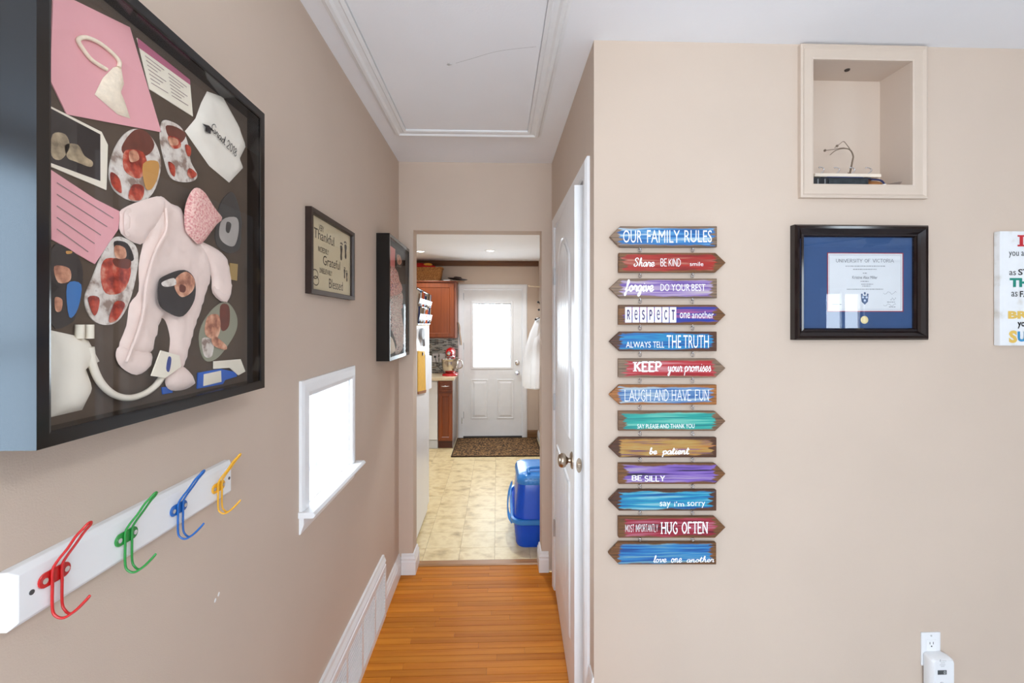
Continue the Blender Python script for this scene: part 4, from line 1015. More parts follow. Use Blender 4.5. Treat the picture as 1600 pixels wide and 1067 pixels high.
# ------------------------------------------------------------------ coat and pegs
cy0 = 5.0
rk = thing('peg_rail', (XKR, cy0, 1.55), 'peg rail with black knobs on the kitchen side wall', 'peg rail')
MB().box(XKR - .02, XKR, 4.7, 5.35, 1.55, 1.63).build('board', WHITEM, rk)
for px, py, yy in ((841, 472, 5.05), (842, 484, 5.0), (837, 499, 4.95)):
    x, z = pY(px, py, yy)
    pg = MB().tube([(XKR - .02, yy, 1.59), (x + .01, yy, z)], .005, 7).build('peg', BLACK, rk)
    MB().ball((x, yy, z), .013, 8).build('knob', BLACK, pg, smooth=60)
x, z = pY(827, 447, 5.5)
pgd = thing('wooden_peg', (XKR, 5.5, z), 'thin pale wooden peg on the wall above the coat', 'peg')
MB().tube([(XKR, 5.5, z - .012), (x, 5.5, z)], .007, 8).build('peg_shaft', M('pale_wood', (206, 184, 156), rough=.5), pgd, smooth=60)
MB().ball((x, 5.5, z), .012, 8).build('peg_knob', M('pale_wood', (206, 184, 156)), pgd, smooth=60)
COAT = M('white_cotton', (240, 241, 243), rough=.85, var=.02, sheen=.3)
def coat_ring(cx, cyy, rx_, ry_, z, amp, ph=0.0, n=56):
    return [(cx + (rx_ + amp * math.sin(9 * t + ph)) * math.cos(t), cyy + (ry_ + amp * math.sin(7 * t + ph)) * math.sin(t), z) for t in (2 * PI * i / n for i in range(n))]
cot = thing('white_coat', (.41, cy0, .81), 'white cotton coat hanging from the pegs', 'coat')
MB().loft([coat_ring(.41, cy0, .118, .20, .80, .016, .3), coat_ring(.41, cy0, .122, .20, .92, .015, .2), coat_ring(.412, cy0, .118, .18, 1.08, .013, .1), coat_ring(.42, cy0, .098, .15, 1.25, .010), coat_ring(.435, cy0, .07, .11, 1.4, .007), coat_ring(.448, cy0, .04, .07, 1.5, .004), coat_ring(.452, cy0, .02, .03, 1.56, .002)]).build('body', COAT, cot, smooth=70)
MB().loft([coat_ring(.40, cy0 - .20, .05, .05, .815, .005, 1, 24), coat_ring(.405, cy0 - .19, .052, .055, 1.0, .004, 1, 24), coat_ring(.425, cy0 - .13, .045, .05, 1.25, .003, 1, 24), coat_ring(.445, cy0 - .06, .03, .04, 1.42, .002, 1, 24)]).build('sleeve', COAT, cot, smooth=70)
# ------------------------------------------------------------------ niche trim and contents
fyw = FY(YF)
nt_ = thing('niche_trim', ((nx0 + nx1) / 2, YF, nz0), 'beige mitred trim framing the square wall niche', 'trim')
for p in mitred(nx0, nx1, nz0, nz1, [(0, 0), (0, .010), (.006, .012), (.034, .012), (.042, .018), (.049, .016), (.049, 0)], fyw): p.build('trim_strip', TRIMB, nt_)
def NP(px, py, dep): return pY(px, py, YF + dep)
a = NP(1322, 113, .055)
tag(MB().lathe([(.009, 0), (.008, -.004), (.001, -.005)], (a[0], YF + .05, nz1), 'z', 12).build('cable_hole_cap', M('dark_brown_dot', (62, 48, 40), rough=.7)), 'dark cable hole in the top of the wall niche', 'hole')
# black box at the back of the niche floor
nb = thing('black_case', (pY(1310, 280, YF + .05)[0], YF + .06, nz0), 'black plastic case lying in the wall niche', 'case')
bx_a = nx0 + .004; bx_b = NP(1349, 285, .03)[0]
MB().box(bx_a, bx_b, YF + .006, YF + .118, nz0, nz0 + .028).build('case_body', M('black_case_plastic', (26, 28, 32), rough=.3), nb, bevel=.004)
MB().box(bx_a + .06, bx_b - .008, YF + .004, YF + .006, nz0 + .003, nz0 + .023).build('case_window', M('smoky_grey_plastic', (40, 47, 52), rough=.15, var=.4, nscale=60), nb)
for q in (.02, .045): MB().box(bx_a + q, bx_a + q + .004, YF + .0035, YF + .006, nz0 + .003, nz0 + .022).build('case_rib', M('grey_rib', (120, 122, 124), rough=.4), nb)
bb = thing('blue_folders', (bx_a + .09, YF + .06, nz0 + .0262), 'dark blue flat folders on the black case', 'folder')
MB().box(bx_a + .045, bx_b + .02, YF + .02, YF + .112, nz0 + .0282, nz0 + .033).build('folder_leaf', M('navy_card', (22, 30, 58), rough=.5), bb)
MB().box(bx_a + .07, bx_b - .005, YF + .024, YF + .115, nz0 + .0332, nz0 + .0365).build('folder_leaf', M('blue_card', (40, 58, 104), rough=.5), bb)
# hook rail laid on top
rz = NP(1320, 268, .03)[1]
ra, rb_ = NP(1272, 266, .03)[0], NP(1376, 266, .03)[0]
hr = thing('small_hook_rail', ((ra + rb_) / 2, YF + .05, nz0 + .037), 'cream rail with four silver hooks lying in the niche', 'hook rail')
rtop = nz0 + .037
MB().box(ra, rb_, YF + .026, YF + .085, rtop, rtop + .0125).build('rail_board', M('cream_painted_wood', (232, 218, 200), rough=.45), hr, bevel=.003)
for px in (1284, 1308, 1332, 1357):
    u = NP(px, 262, .035)[0]; s_ = 1.4 if px < 1350 else 1.8
    pth = [(u - .006 * s_, YF + .04, rtop + .010), (u + .002, YF + .04, rtop + .016), (u + .007 * s_, YF + .04, rtop + .025), (u + .008 * s_, YF + .04, rtop + .032), (u + .003, YF + .04, rtop + .038), (u - .004, YF + .04, rtop + .037)]
    hk = MB().tube(smooth_line(pth, 5), .0018, 7).build('hook', CHROME, hr, smooth=60)
    MB().ball((u - .005, YF + .04, rtop + .037), .0032, 6).build('hook_tip', CHROME, hk, smooth=60)
# tan pouch, clear dish, twig
tz = thing('tan_pouch', (NP(1360, 285, .06)[0], YF + .06, nz0), 'tan leather pouch beside the black case', 'pouch')
pc = NP(1364, 288, .06)[0]
MB().loft([[(pc + p[0] * k, YF + .075 + p[1] * k, nz0 + z) for p in rrect(0, 0, .062, .07, .02, 4)] for k, z in ((1, 0), (1.02, .008), (.92, .024), (.6, .032), (.2, .034))]).build('pouch_body', M('tan_leather_pouch', (168, 112, 66), rough=.5), tz, smooth=60)
MB().tube(smooth_line([(pc - .02, YF + .045, nz0 + .034), (pc + .012, YF + .04, nz0 + .030), (pc + .028, YF + .04, nz0 + .012), (pc + .032, YF + .04, nz0 + .002)], 5), .003, 6).build('pouch_cord', M('navy_cord', (44, 50, 96), rough=.6), tz, smooth=60)
sz = thing('white_clip', (NP(1381, 288, .03)[0], YF + .03, nz0), 'small white plastic clip at the niche edge', 'clip')
pc2 = NP(1382, 288, .02)[0]
MB().box(pc2 - .017, pc2 + .016, YF + .014, YF + .03, nz0, nz0 + .005).build('clip_base', WHITE, sz, bevel=.002)
MB().box(pc2 - .006, pc2 + .004, YF + .016, YF + .026, nz0 + .005, nz0 + .011).build('clip_tab', WHITE, sz, bevel=.002)
gd = thing('glass_dish', (NP(1405, 285, .06)[0], YF + .06, nz0), 'small clear glass dish with brown edge in the niche', 'dish')
gcx = NP(1404, 288, .06)[0]
MB().lathe([(.016, 0), (.018, .004), (.036, .022), (.037, .024), (.034, .022), (.016, .006), (.001, .005)], (gcx, YF + .065, nz0), 'z', 20).build('dish_bowl', glass_mat('dish_glass', 1.5, (.86, .86, .88, 1), .05), gd, smooth=50)
MB().tube([(gcx + .012, YF + .03, nz0 + .002), (gcx + .022, YF + .03, nz0 + .016), (gcx + .036, YF + .035, nz0 + .034)], .0045, 6).build('brown_stick', M('brown_bark', (120, 88, 70), rough=.7), gd, smooth=60)
tw = thing('dried_twig', (NP(1327, 262, .06)[0], YF + .06, rtop + .010), 'curled dry twig standing behind the small hook rail', 'twig')
BARK = M('dry_bark', (122, 104, 88), rough=.8)
def tp(px, py): q = NP(px, py, .06); return (q[0], YF + .06, q[1])
q0 = tp(1327, 258)
MB().tube(smooth_line([(q0[0], YF + .06, rtop + .0104), tp(1332, 252), tp(1333, 243), tp(1328, 234), tp(1318, 232), tp(1306, 235), tp(1297, 242)], 6), [.0032 - .00006 * i for i in range(37)], 7).build('main_stem', BARK, tw, smooth=60)
MB().tube(smooth_line([tp(1328, 234), tp(1318, 231), tp(1305, 233), tp(1290, 235)], 5), .0012, 6).build('side_stem', BARK, tw, smooth=60)
MB().tube(smooth_line([tp(1328, 233), tp(1323, 226), tp(1318, 221), tp(1312, 225), tp(1304, 231)], 5), .0011, 6).build('side_stem', BARK, tw, smooth=60)
for pp in ((1289, 235), (1308, 228)): MB().ball(tp(*pp), .0045, 6).build('bud', BARK, tw, smooth=60)
for dx, dz in ((-.016, .008), (-.008, .014), (.004, .01), (.008, .006)): MB().tube([(q0[0], YF + .062, rtop + .0108), (q0[0] + dx, YF + .055, rtop + .012 + dz)], .0016, 6).build('root', BARK, tw, smooth=60)

# ------------------------------------------------------------------ the arrow signs
def sign_mat(name, woodc, stops, x0, x1, seed):
    m, nt, b = newmat(name)
    tc = N(nt, 'ShaderNodeTexCoord')
    sp = N(nt, 'ShaderNodeSeparateXYZ'); nt.links.new(tc.outputs['Generated'], sp.inputs[0])
    def noise(scale, sx, sz, off, detail=4.0):
        mp = N(nt, 'ShaderNodeMapping'); mp.inputs['Scale'].default_value = (sx, 1, sz); mp.inputs['Location'].default_value = (off, off * .7, seed * 3.7)
        nt.links.new(tc.outputs['Generated'], mp.inputs['Vector'])
        n = N(nt, 'ShaderNodeTexNoise', Scale=scale, Detail=detail); nt.links.new(mp.outputs[0], n.inputs['Vector']); return n.outputs['Fac']
    def math_(op, a, bb):
        n = N(nt, 'ShaderNodeMath', operation=op)
        for i, v in enumerate((a, bb)):
            if isinstance(v, (int, float)): n.inputs[i].default_value = v
            else: nt.links.new(v, n.inputs[i])
        return n.outputs[0]
    X, Z = sp.outputs[0], sp.outputs[2]
    ragx = noise(1.0, .6, 11, seed); ragz = noise(1.0, 4, .5, seed + 9)
    mX = math_('MINIMUM', math_('SUBTRACT', X, x0), math_('SUBTRACT', x1, X))
    mX = math_('ADD', mX, math_('MULTIPLY', math_('SUBTRACT', ragx, .5), .22))
    mZ = math_('MINIMUM', math_('SUBTRACT', Z, .10), math_('SUBTRACT', .91, Z))
    mZ = math_('ADD', mZ, math_('MULTIPLY', math_('SUBTRACT', ragz, .5), .3))
    msk = math_('MINIMUM', math_('MULTIPLY', mX, 4.0), mZ)
    mr = N(nt, 'ShaderNodeMapRange'); mr.inputs['From Min'].default_value = -.01; mr.inputs['From Max'].default_value = .05
    nt.links.new(msk, mr.inputs['Value'])
    pn = noise(1.0, 1.6, 9, seed + 20, 5.0)
    rp = N(nt, 'ShaderNodeValToRGB'); el = rp.color_ramp.elements
    while len(el) < len(stops): el.new(.5)
    for i, (e, c) in enumerate(zip(el, stops)): e.position = .37 + .26 * i / max(1, len(stops) - 1); e.color = lin(tuple(v * .86 for v in c))
    nt.links.new(pn, rp.inputs['Fac'])
    wn = noise(1.0, 2.2, 26, seed + 40, 6.0)
    wr = N(nt, 'ShaderNodeValToRGB'); we = wr.color_ramp.elements
    we[0].position = .3; we[1].position = .68; we[0].color = lin(tuple(c * .5 for c in woodc)); we[1].color = lin(woodc)
    nt.links.new(wn, wr.inputs['Fac'])
    mx = N(nt, 'ShaderNodeMixRGB'); nt.links.new(mr.outputs[0], mx.inputs[0]); nt.links.new(wr.outputs[0], mx.inputs[1]); nt.links.new(rp.outputs[0], mx.inputs[2])
    nt.links.new(mx.outputs[0], b.inputs['Base Color']); b.inputs['Roughness'].default_value = .5
    bp = N(nt, 'ShaderNodeBump', Strength=.25, Distance=.001); nt.links.new(wn, bp.inputs['Height']); nt.links.new(bp.outputs[0], b.inputs['Normal'])
    return m
LET = M('white_vinyl_lettering', (246, 246, 248), rough=.5, var=.01)
LETP = M('purple_lettering', (70, 56, 110), rough=.5)
def z1(x0, y0, x1, y1): return (940 + x0 / 7.619, 340 + y0 / 7.619, 940 + x1 / 7.619, 340 + y1 / 7.619)
def z2(x0, y0, x1, y1): return (940 + x0 / 7.619, 470 + y0 / 7.619, 940 + x1 / 7.619, 470 + y1 / 7.619)
def z3(x0, y0, x1, y1): return (940 + x0 / 7.619, 590 + y0 / 7.619, 940 + x1 / 7.619, 590 + y1 / 7.619)
def z4(x0, y0, x1, y1): return (940 + x0 / 6.276, 720 + y0 / 6.276, 940 + x1 / 6.276, 720 + y1 / 6.276)
SANS = lambda s, o=.0: font2d(s, o)
SCR = lambda s, w=.11: pen2d(s, w, script=True, shear=.12)
SER = lambda s, w=.12: pen2d(s, w, serif=True)
PEN = lambda s, w=.11: pen2d(s, w)
GB, BR, DB, OR = (150, 122, 98), (132, 86, 44), (96, 56, 32), (178, 112, 52)
SIGNS = [
 (353.4, 386, 'L', GB, [(34, 104, 176), (44, 130, 206), (90, 168, 226), (196, 222, 240)], 'blue arrow sign reading OUR FAMILY RULES at the top', [('OUR', SANS, z1(255, 150, 480, 298)), ('FAMILY', SANS, z1(540, 150, 930, 298)), ('RULES', SANS, z1(985, 150, 1312, 294))]),
 (394.9, 425.7, 'R', BR, [(150, 26, 20), (196, 44, 30), (172, 34, 24), (206, 120, 100)], 'red arrow sign reading Share, BE KIND and smile', [('Share', SCR, z1(380, 475, 635, 585)), ('BE', PEN, z1(700, 487, 775, 580)), ('KIND', PEN, z1(798, 487, 940, 582)), ('smile', lambda s: SANS(s, 0), z1(1050, 527, 1210, 575))]),
 (435.2, 465.7, 'L', GB, [(118, 84, 176), (170, 140, 206), (198, 176, 212), (214, 200, 206)], 'lavender arrow sign reading forgive and DO YOUR BEST', [('forgive', lambda s: SCR(s, .15), z1(265, 735, 625, 940)), ('DO', SANS, z1(700, 790, 805, 873)), ('YOUR', SANS, z1(830, 790, 1050, 873)), ('BEST', SANS, z1(1070, 790, 1235, 873))]),
 (476.3, 507.4, 'R', BR, [(26, 58, 170), (62, 64, 168), (110, 74, 160), (190, 96, 160)], 'violet arrow sign reading RESPECT one another', [('one', SANS, z2(930, 140, 1052, 208)), ('another', SANS, z2(1075, 125, 1335, 208))]),
 (518.2, 548.7, 'L', DB, [(16, 92, 170), (24, 120, 200), (36, 160, 214), (20, 104, 184)], 'blue arrow sign reading ALWAYS TELL THE TRUTH', [('ALWAYS', SANS, z2(290, 485, 585, 558)), ('TELL', SANS, z2(612, 485, 745, 558)), ('THE', SANS, z2(775, 408, 945, 562)), ('TRUTH', SANS, z2(972, 408, 1275, 562))]),
 (560.3, 590, 'R', GB, [(170, 24, 36), (196, 34, 44), (206, 60, 70), (224, 140, 146)], 'crimson arrow sign reading KEEP your promises', [('KEEP', lambda s: SER(s, .2), z2(372, 718, 718, 848)), ('your promises', SCR, z2(785, 750, 1305, 895))]),
 (601.2, 632.3, 'L', OR, [(60, 108, 176), (86, 138, 200), (136, 174, 216), (196, 214, 226)], 'pale blue arrow sign reading LAUGH AND HAVE FUN', [('LAUGH', lambda s: SER(s, .085), z3(270, 140, 588, 282)), ('AND', lambda s: SER(s, .085), z3(620, 140, 795, 278)), ('HAVE', lambda s: SER(s, .085), z3(832, 140, 1070, 278)), ('FUN', lambda s: SER(s, .085), z3(1108, 140, 1278, 278))]),
 (642.5, 673.3, 'R', (140, 104, 76), [(24, 130, 140), (30, 168, 160), (52, 190, 176), (120, 214, 196)], 'turquoise arrow sign reading SAY PLEASE AND THANK YOU', [('SAY PLEASE AND THANK YOU', lambda s: SANS(s, .004), z3(425, 548, 1105, 605))]),
 (683.5, 714.7, 'L', DB, [(110, 70, 116), (196, 144, 62), (206, 172, 100), (206, 132, 40), (150, 110, 150)], 'yellow arrow sign reading be patient', [('be', lambda s: SCR(s, .15), z3(562, 828, 665, 915)), ('patient', lambda s: SCR(s, .15), z3(715, 830, 1045, 945))]),
 (724, 756.3, 'R', BR, [(40, 24, 60), (128, 92, 190), (154, 118, 208), (190, 170, 206)], 'purple arrow sign reading BE SILLY', [('BE', lambda s: PEN(s, .17), z4(295, 140, 395, 195)), ('SILLY', lambda s: PEN(s, .17), z4(420, 140, 622, 205))]),
 (765.4, 798, 'L', DB, [(14, 84, 160), (24, 132, 196), (46, 178, 212), (150, 214, 230)], "turquoise blue arrow sign reading say i'm sorry", [('say', SANS, z4(570, 400, 675, 465)), ("i'm", SANS, z4(712, 397, 808, 447)), ('sorry', SANS, z4(840, 400, 1015, 462))]),
 (807.6, 840.3, 'R', BR, [(104, 14, 34), (160, 24, 46), (184, 50, 74), (200, 110, 130)], 'dark red arrow sign reading MOST IMPORTANTLY HUG OFTEN', [('MOST', PEN, z4(232, 622, 318, 700)), ('IMPORTANTLY', PEN, z4(335, 618, 552, 700)), ('HUG', lambda s: SER(s, .15), z4(578, 592, 745, 722)), ('OFTEN', lambda s: SER(s, .15), z4(785, 592, 1045, 718))]),
 (847.8, 882, 'L', BR, [(28, 84, 160), (36, 120, 200), (60, 154, 214), (130, 180, 200)], 'blue arrow sign reading love one another at the bottom', [('love', SCR, z4(505, 922, 640, 998)), ('one', SCR, z4(680, 950, 790, 1000)), ('another', SCR, z4(832, 928, 1105, 998))]),
]
SW0, SW1 = .006, .019       # back and front of the boards, out from the wall
SYF = YF - SW1
fsg = FY(YF)
EDGE = M('dark_stained_edge', (70, 42, 24), rough=.6)
for i, (t, b, d, wc, st, lb, words_) in enumerate(SIGNS):
    sh = -2.0 * i / 12
    if d == 'L': P = [(952.7 + sh, (t + b) / 2), (969 + sh, b), (1120.5 + sh * .6, b), (1120.5 + sh * .6, t), (969 + sh, t)]
    else: P = [(967 + sh * .3, b), (1118 + sh * .3, b), (1134.2 + sh * .2, (t + b) / 2), (1118 + sh * .3, t), (967 + sh * .3, t)]
    pl = [pY(*p, SYF) for p in P]
    cx = sum(p[0] for p in pl) / 5; zb0 = min(p[1] for p in pl)
    s_ = thing('arrow_sign', (cx, YF, zb0), lb, 'sign', 'hanging wooden arrow signs')
    MB().prism(pl, SW0, SW1, fsg).build('board', sign_mat('sign_paint_%d' % i, wc, st, .10 if d == 'L' else .06, .95 if d == 'L' else .90, i * 1.37 + 2), s_, bevel=.0012, seg=1)
    tmb = MB()
    if i == 3:
        tiles = MB()
        for q, ch in enumerate('RESPECT'):
            x0 = 280 + q * 88.5
            bx = z2(x0, 75, x0 + 77, 258); a, c = pY(bx[0], bx[3], SYF), pY(bx[2], bx[1], SYF)
            MB().mbox(fsg, a[0], c[0], a[1], c[1], SW1, SW1 + .0006).build('letter_tile', LET, s_)
            bx = z2(x0 + 22, 105, x0 + 58, 228); a, c = pY(bx[0], bx[3], SYF), pY(bx[2], bx[1], SYF)
            put_text(tiles, pen2d(ch, .2) if ch != 'E' else font2d('e'), (*a, *c), fsg, SW1 + .001)
        tiles.build('tile_lettering', LETP, s_, recalc=False)
    for wd, fn, bx in words_:
        tmb = MB(); a, c = pY(bx[0], bx[3], SYF), pY(bx[2], bx[1], SYF)
        put_text(tmb, fn(wd), (*a, *c), fsg, SW1 + .0006)
        tmb.build('lettering', LET, s_, recalc=False)
    if i < 12:
        for px in (1001, 1083.5):
            u = pY(px, b, SYF)[0]; zt = pY(px, b, SYF)[1]; zn = pY(px, SIGNS[i + 1][0], SYF)[1]
            zm = (zt + zn) / 2; yy = YF - (SW0 + SW1) / 2
            e = MB().tube([(u, yy, zt + .003), (u, yy, zt - .002)], .0012, 6)
            e.tube([(u, yy + .0035 * math.cos(q * PI / 6), zt - .0055 + .0035 * math.sin(q * PI / 6)) for q in range(12)], .0011, 6, closed=True)
            e.build('screw_eye', CHROME, s_, smooth=60)
            MB().tube([(u + .0052 * math.cos(q * PI / 8), yy, zm + .0062 * math.sin(q * PI / 8)) for q in range(16)], .0012, 6, closed=True).build('link_ring', CHROME, s_, smooth=60)

# ------------------------------------------------------------------ diploma
dx0, dz1 = pY(1243.5, 350, YF - .03); dx1, dz0 = pY(1453, 531, YF - .03)
dp = thing('diploma_frame', ((dx0 + dx1) / 2, YF, dz0), 'glossy dark framed diploma with blue mat on the wall', 'framed diploma')
FW = .040
ix0, ix1, iz0, iz1 = dx0 + FW, dx1 - FW, dz0 + FW, dz1 - FW
CHF = M('black_cherry_gloss', (22, 10, 10), rough=.1, var=.3, coat=.0)
for p in mitred(ix0, ix1, iz0, iz1, [(0, .004), (0, .012), (.004, .018), (.010, .016), (.016, .022), (.026, .030), (.034, .031), (.040, .024), (.040, 0), (.004, 0)], fsg): p.build('frame_side', CHF, dp)
MB().mbox(fsg, ix0 - .004, ix1 + .004, iz0 - .004, iz1 + .004, .001, .005).build('blue_mat', M('blue_mat_board', (40, 74, 120), rough=.7, var=.05), dp)
def dq(x, y): return pY(1220 + x / 4.848, 330 + y / 4.848, YF - .006)
def dbox(x0, y0, x1, y1): a = dq(x0, y1); b = dq(x1, y0); return (a[0], a[1], b[0], b[1])
bx = dbox(358, 322, 922, 755)
RB = M('red_mat_board', (150, 52, 66), rough=.7)
for p in mitred(bx[0], bx[2], bx[1], bx[3], [(0, .005), (0, .0064), (.0028, .0064), (.0028, .005)], fsg): p.build('red_inner_mat', RB, dp)
MB().mbox(fsg, bx[0], bx[2], bx[1], bx[3], .005, .0056).build('certificate', M('pale_grey_parchment', (214, 218, 222), rough=.7, var=.02), dp)
INK = M('dark_grey_ink', (70, 76, 86), rough=.7)
b2 = dbox(368, 334, 910, 742)
ink = mitred_one(b2[0], b2[2], b2[1], b2[3], [(0, .0057), (.0006, .0057), (.0006, .0059), (0, .0059)], fsg)
ink.build('ruled_border', M('blue_grey_ink', (90, 110, 136), rough=.7), dp)
ink = MB()
def dtext(t2, *bb): put_text(ink, t2, dbox(*bb), fsg, .0060)
for wd, a, b in (('UNIVERSITY', 417, 620), ('OF', 636, 680), ('VICTORIA', 694, 858)): dtext(pen2d(wd, .09, serif=True), a, 362, b, 388)
dtext(font2d('Kristine Alex Miller'), 542, 490, 732, 512)
random.seed(9)
def fake_line(x0, x1, y, h):     # unreadable small print: rows of tiny dashes
    x = x0
    while x < x1:
        w = min(random.uniform(6, 18), x1 - x); bb = dbox(x, y - h / 2, x + w, y + h / 2)
        ink.flat([(bb[0], bb[1]), (bb[2], bb[1]), (bb[2], bb[3]), (bb[0], bb[3])], .0060, fsg); x += w + 4
for x0, x1, y in ((490, 790, 416), (548, 725, 440), (622, 652, 469), (605, 668, 531), (610, 700, 553), (618, 682, 567), (500, 775, 591), (390, 462, 706), (805, 868, 688), (820, 868, 725)): fake_line(x0, x1, y, 4)
for (x0, y0, x1, y1) in ((778, 608, 875, 630), (830, 655, 872, 675), (778, 700, 872, 720)):
    pts = [dq(x0 + (x1 - x0) * q / 14, (y0 + y1) / 2 + (y1 - y0) / 2 * math.sin(q * 2.3) * (1 if q % 2 else -.6)) for q in range(15)]
    r = ribbon(smooth_line(pts, 3), .0007); ink.add([fsg(p[0], p[1], .006) for p in r[0]], r[1])
ink.build('print', INK, dp, recalc=False)
cr = MB()
cr.flat([dq(*p) for p in [(608, 640), (612, 685), (636, 708), (660, 685), (664, 640)]], .0060, fsg)
for ex, ey, er in ((636, 622, 8), (614, 632, 7), (658, 632, 7)): cr.flat([dq(ex + er * math.cos(-t), ey + er * 1.3 * math.sin(-t)) for t in (2 * PI * k / 10 for k in range(10))], .0061, fsg)
cr.build('crest', M('blue_grey_crest', (74, 94, 128), rough=.7, var=.5, nscale=400), dp, recalc=False)
cm = MB()
for p in ((622, 652), (650, 652), (636, 676)): cm.flat([dq(p[0] + 9 * math.cos(-t), p[1] + 9 * math.sin(-t)) for t in (2 * PI * k / 8 for k in range(8))], .0063, fsg)
cm.build('crest_charge', M('pale_crest_charge', (190, 204, 222), rough=.7), dp, recalc=False)
sc_ = dq(634, 823)
sl_ = MB().lathe([(.0135, 0), (.0135, .0012), (.0115, .002), (.001, .002)], fsg(sc_[0], sc_[1], .005), '-y', 32).build('gold_seal', M('pale_gold_foil', (222, 206, 156), rough=.35, metal=.4, var=.1, nscale=300), dp)
MB().tube([fsg(sc_[0] + .0075 * math.cos(t), sc_[1] + .0075 * math.sin(t), .0072) for t in (2 * PI * k / 24 for k in range(24))], .0005, 5, closed=True).build('seal_ring', M('pale_gold_foil', (0, 0, 0)), sl_)
MB().flat([(ix0, iz0), (ix1, iz0), (ix1, iz1), (ix0, iz1)], .012, fsg).build('glass', GLASS, dp, recalc=False)

# ------------------------------------------------------------------ painted word canvas at the edge of the picture
cw = .022
wx0, wz1 = pY(1562.5, 361, YF - cw); _, wz0 = pY(1562.5, 540, YF - cw)
cn = thing('word_canvas', (wx0 + .15, YF, wz0), 'white word board with coloured lettering at the right edge', 'word board')
MB().mbox(fsg, wx0, wx0 + .32, wz0, wz1, .002, cw).build('board', ramp_mat('worn_white_wood', [(.3, (206, 202, 192)), (.45, (232, 234, 236)), (.7, (238, 240, 242))], scale=14, rough=.6), cn, bevel=.002)
def cb(x0, y0, x1, y1):
    a = pY(1520 + x0 / 4.85, 340 + y1 / 4.85, YF - cw); b = pY(1520 + x1 / 4.85, 340 + y0 / 4.85, YF - cw); return (a[0], a[1], b[0], b[1])
def cword(t2, bb, col, nm): put_text(MB(), t2, cb(*bb), fsg, cw + .0008).build('lettering', M(nm, col, rough=.5), cn, recalc=False)
cword(pen2d('I', .3, serif=True), (337, 133, 396, 218), (196, 30, 44), 'red_letter_paint')
KB = (26, 26, 28)
cword(font2d('you ar'), (272, 258, 408, 305), KB, 'black_letter_paint')
cword(font2d('as'), (275, 405, 325, 436), KB, 'black_letter_paint')
cword(font2d('ST', .02), (342, 390, 425, 436), KB, 'black_letter_paint')
cword(font2d('TH', .05), (278, 458, 425, 526), (22, 138, 120), 'green_letter_paint')
cword(font2d('as'), (290, 562, 337, 598), KB, 'black_letter_paint')
cword(font2d('FA', .02), (355, 556, 425, 602), KB, 'black_letter_paint')
cword(font2d('BR', .05), (266, 708, 420, 766), (228, 190, 92), 'yellow_letter_paint')
cword(font2d('yo', .03), (337, 790, 396, 840), KB, 'black_letter_paint')
cword(font2d('S', .05), (272, 855, 335, 950), (228, 190, 92), 'yellow_letter_paint')
cword(font2d('U', .05), (338, 862, 402, 940), (50, 140, 190), 'blue_letter_paint')

# ------------------------------------------------------------------ outlet and detector on the facing wall
ox0, oz1 = pY(1438, 987, YF); ox1 = ox0 + .0685
ot = thing('wall_outlet', ((ox0 + ox1) / 2, YF, oz1 - .115), 'white wall outlet above the plugged-in detector', 'outlet')
MB().mbox(fsg, ox0, ox1, oz1 - .115, oz1, 0, .005).build('plate', WHITE, ot, bevel=.002)
om = (ox0 + ox1) / 2; DK = M('dark_slot', (60, 58, 58), rough=.7)
MB().mbox(fsg, om - .017, om + .017, oz1 - .09, oz1 - .024, .005, .0065).build('socket', WHITEM, ot, bevel=.001)
for du in (-.006, .006): MB().mbox(fsg, om + du - .001, om + du + .001, oz1 - .040, oz1 - .032, .0065, .0069).build('slot', DK, ot)
MB().prism(ell(om, oz1 - .047, .0025, .0025, 12), .0065, .0069, fsg).build('ground_hole', DK, ot)
MB().prism(ell(om, oz1 - .011, .003, .003, 12), .005, .006, fsg).build('screw', M('pale_screw', (196, 196, 196), rough=.4, metal=.5), ot)
ca = oz1 - .060
cd = thing('gas_detector', (om, YF, ca - .14), 'white plug-in gas detector with small grey display', 'detector')
a0, a1 = ox0 + .001, ox0 + .078
poly = rrect((a0 + a1) / 2, ca - .07, a1 - a0, .14, .012, 5)
rings = []
for w, ins, dzz in ((.0068, .004, .0), (.022, 0, -.002), (.040, .0, -.004), (.046, .004, -.004)):
    cx_, cz_ = (a0 + a1) / 2, ca - .07
    rings.append([fsg(cx_ + (p[0] - cx_) * (1 - ins / .04), cz_ + (p[1] - cz_) * (1 - ins / .07) + dzz, w) for p in poly])
MB().loft(rings).build('housing', WHITE, cd, smooth=35)
def cdp(x, y): return pY(1400 + x / 11, 970 + y / 11, YF - .046)
a, b = cdp(715, 922), cdp(866, 845)
ds = MB().mbox(fsg, a[0], b[0], a[1], b[1], .0462, .0472).build('display', M('dark_grey_display', (74, 76, 78), rough=.3), cd, bevel=.0004)
a, b = cdp(815, 908), cdp(848, 855)
put_text(MB(), font2d('0'), (a[0], a[1], b[0], b[1]), fsg, .0474).build('digit', M('lit_grey_digit', (205, 210, 210), rough=.5), ds, recalc=False)
GP = M('grey_print', (150, 150, 154), rough=.6)
for yy, xa, xb in ((722, 765, 842), (753, 750, 848), (780, 768, 832)):
    a, b = cdp(xa, yy + 3), cdp(xb, yy - 3); MB().mbox(fsg, a[0], b[0], a[1], b[1], .0462, .0466).build('vent_slot', GP, cd)
lg = MB(); a, b = cdp(748, 698), cdp(776, 660); put_text(lg, pen2d('k', .12, script=True), (a[0], a[1], b[0], b[1]), fsg, .0466)
a, b = cdp(785, 694), cdp(862, 676); put_text(lg, font2d('idde'), (a[0], a[1], b[0], b[1]), fsg, .0466); lg.build('logo', GP, cd, recalc=False)
q = cdp(785, 1075)
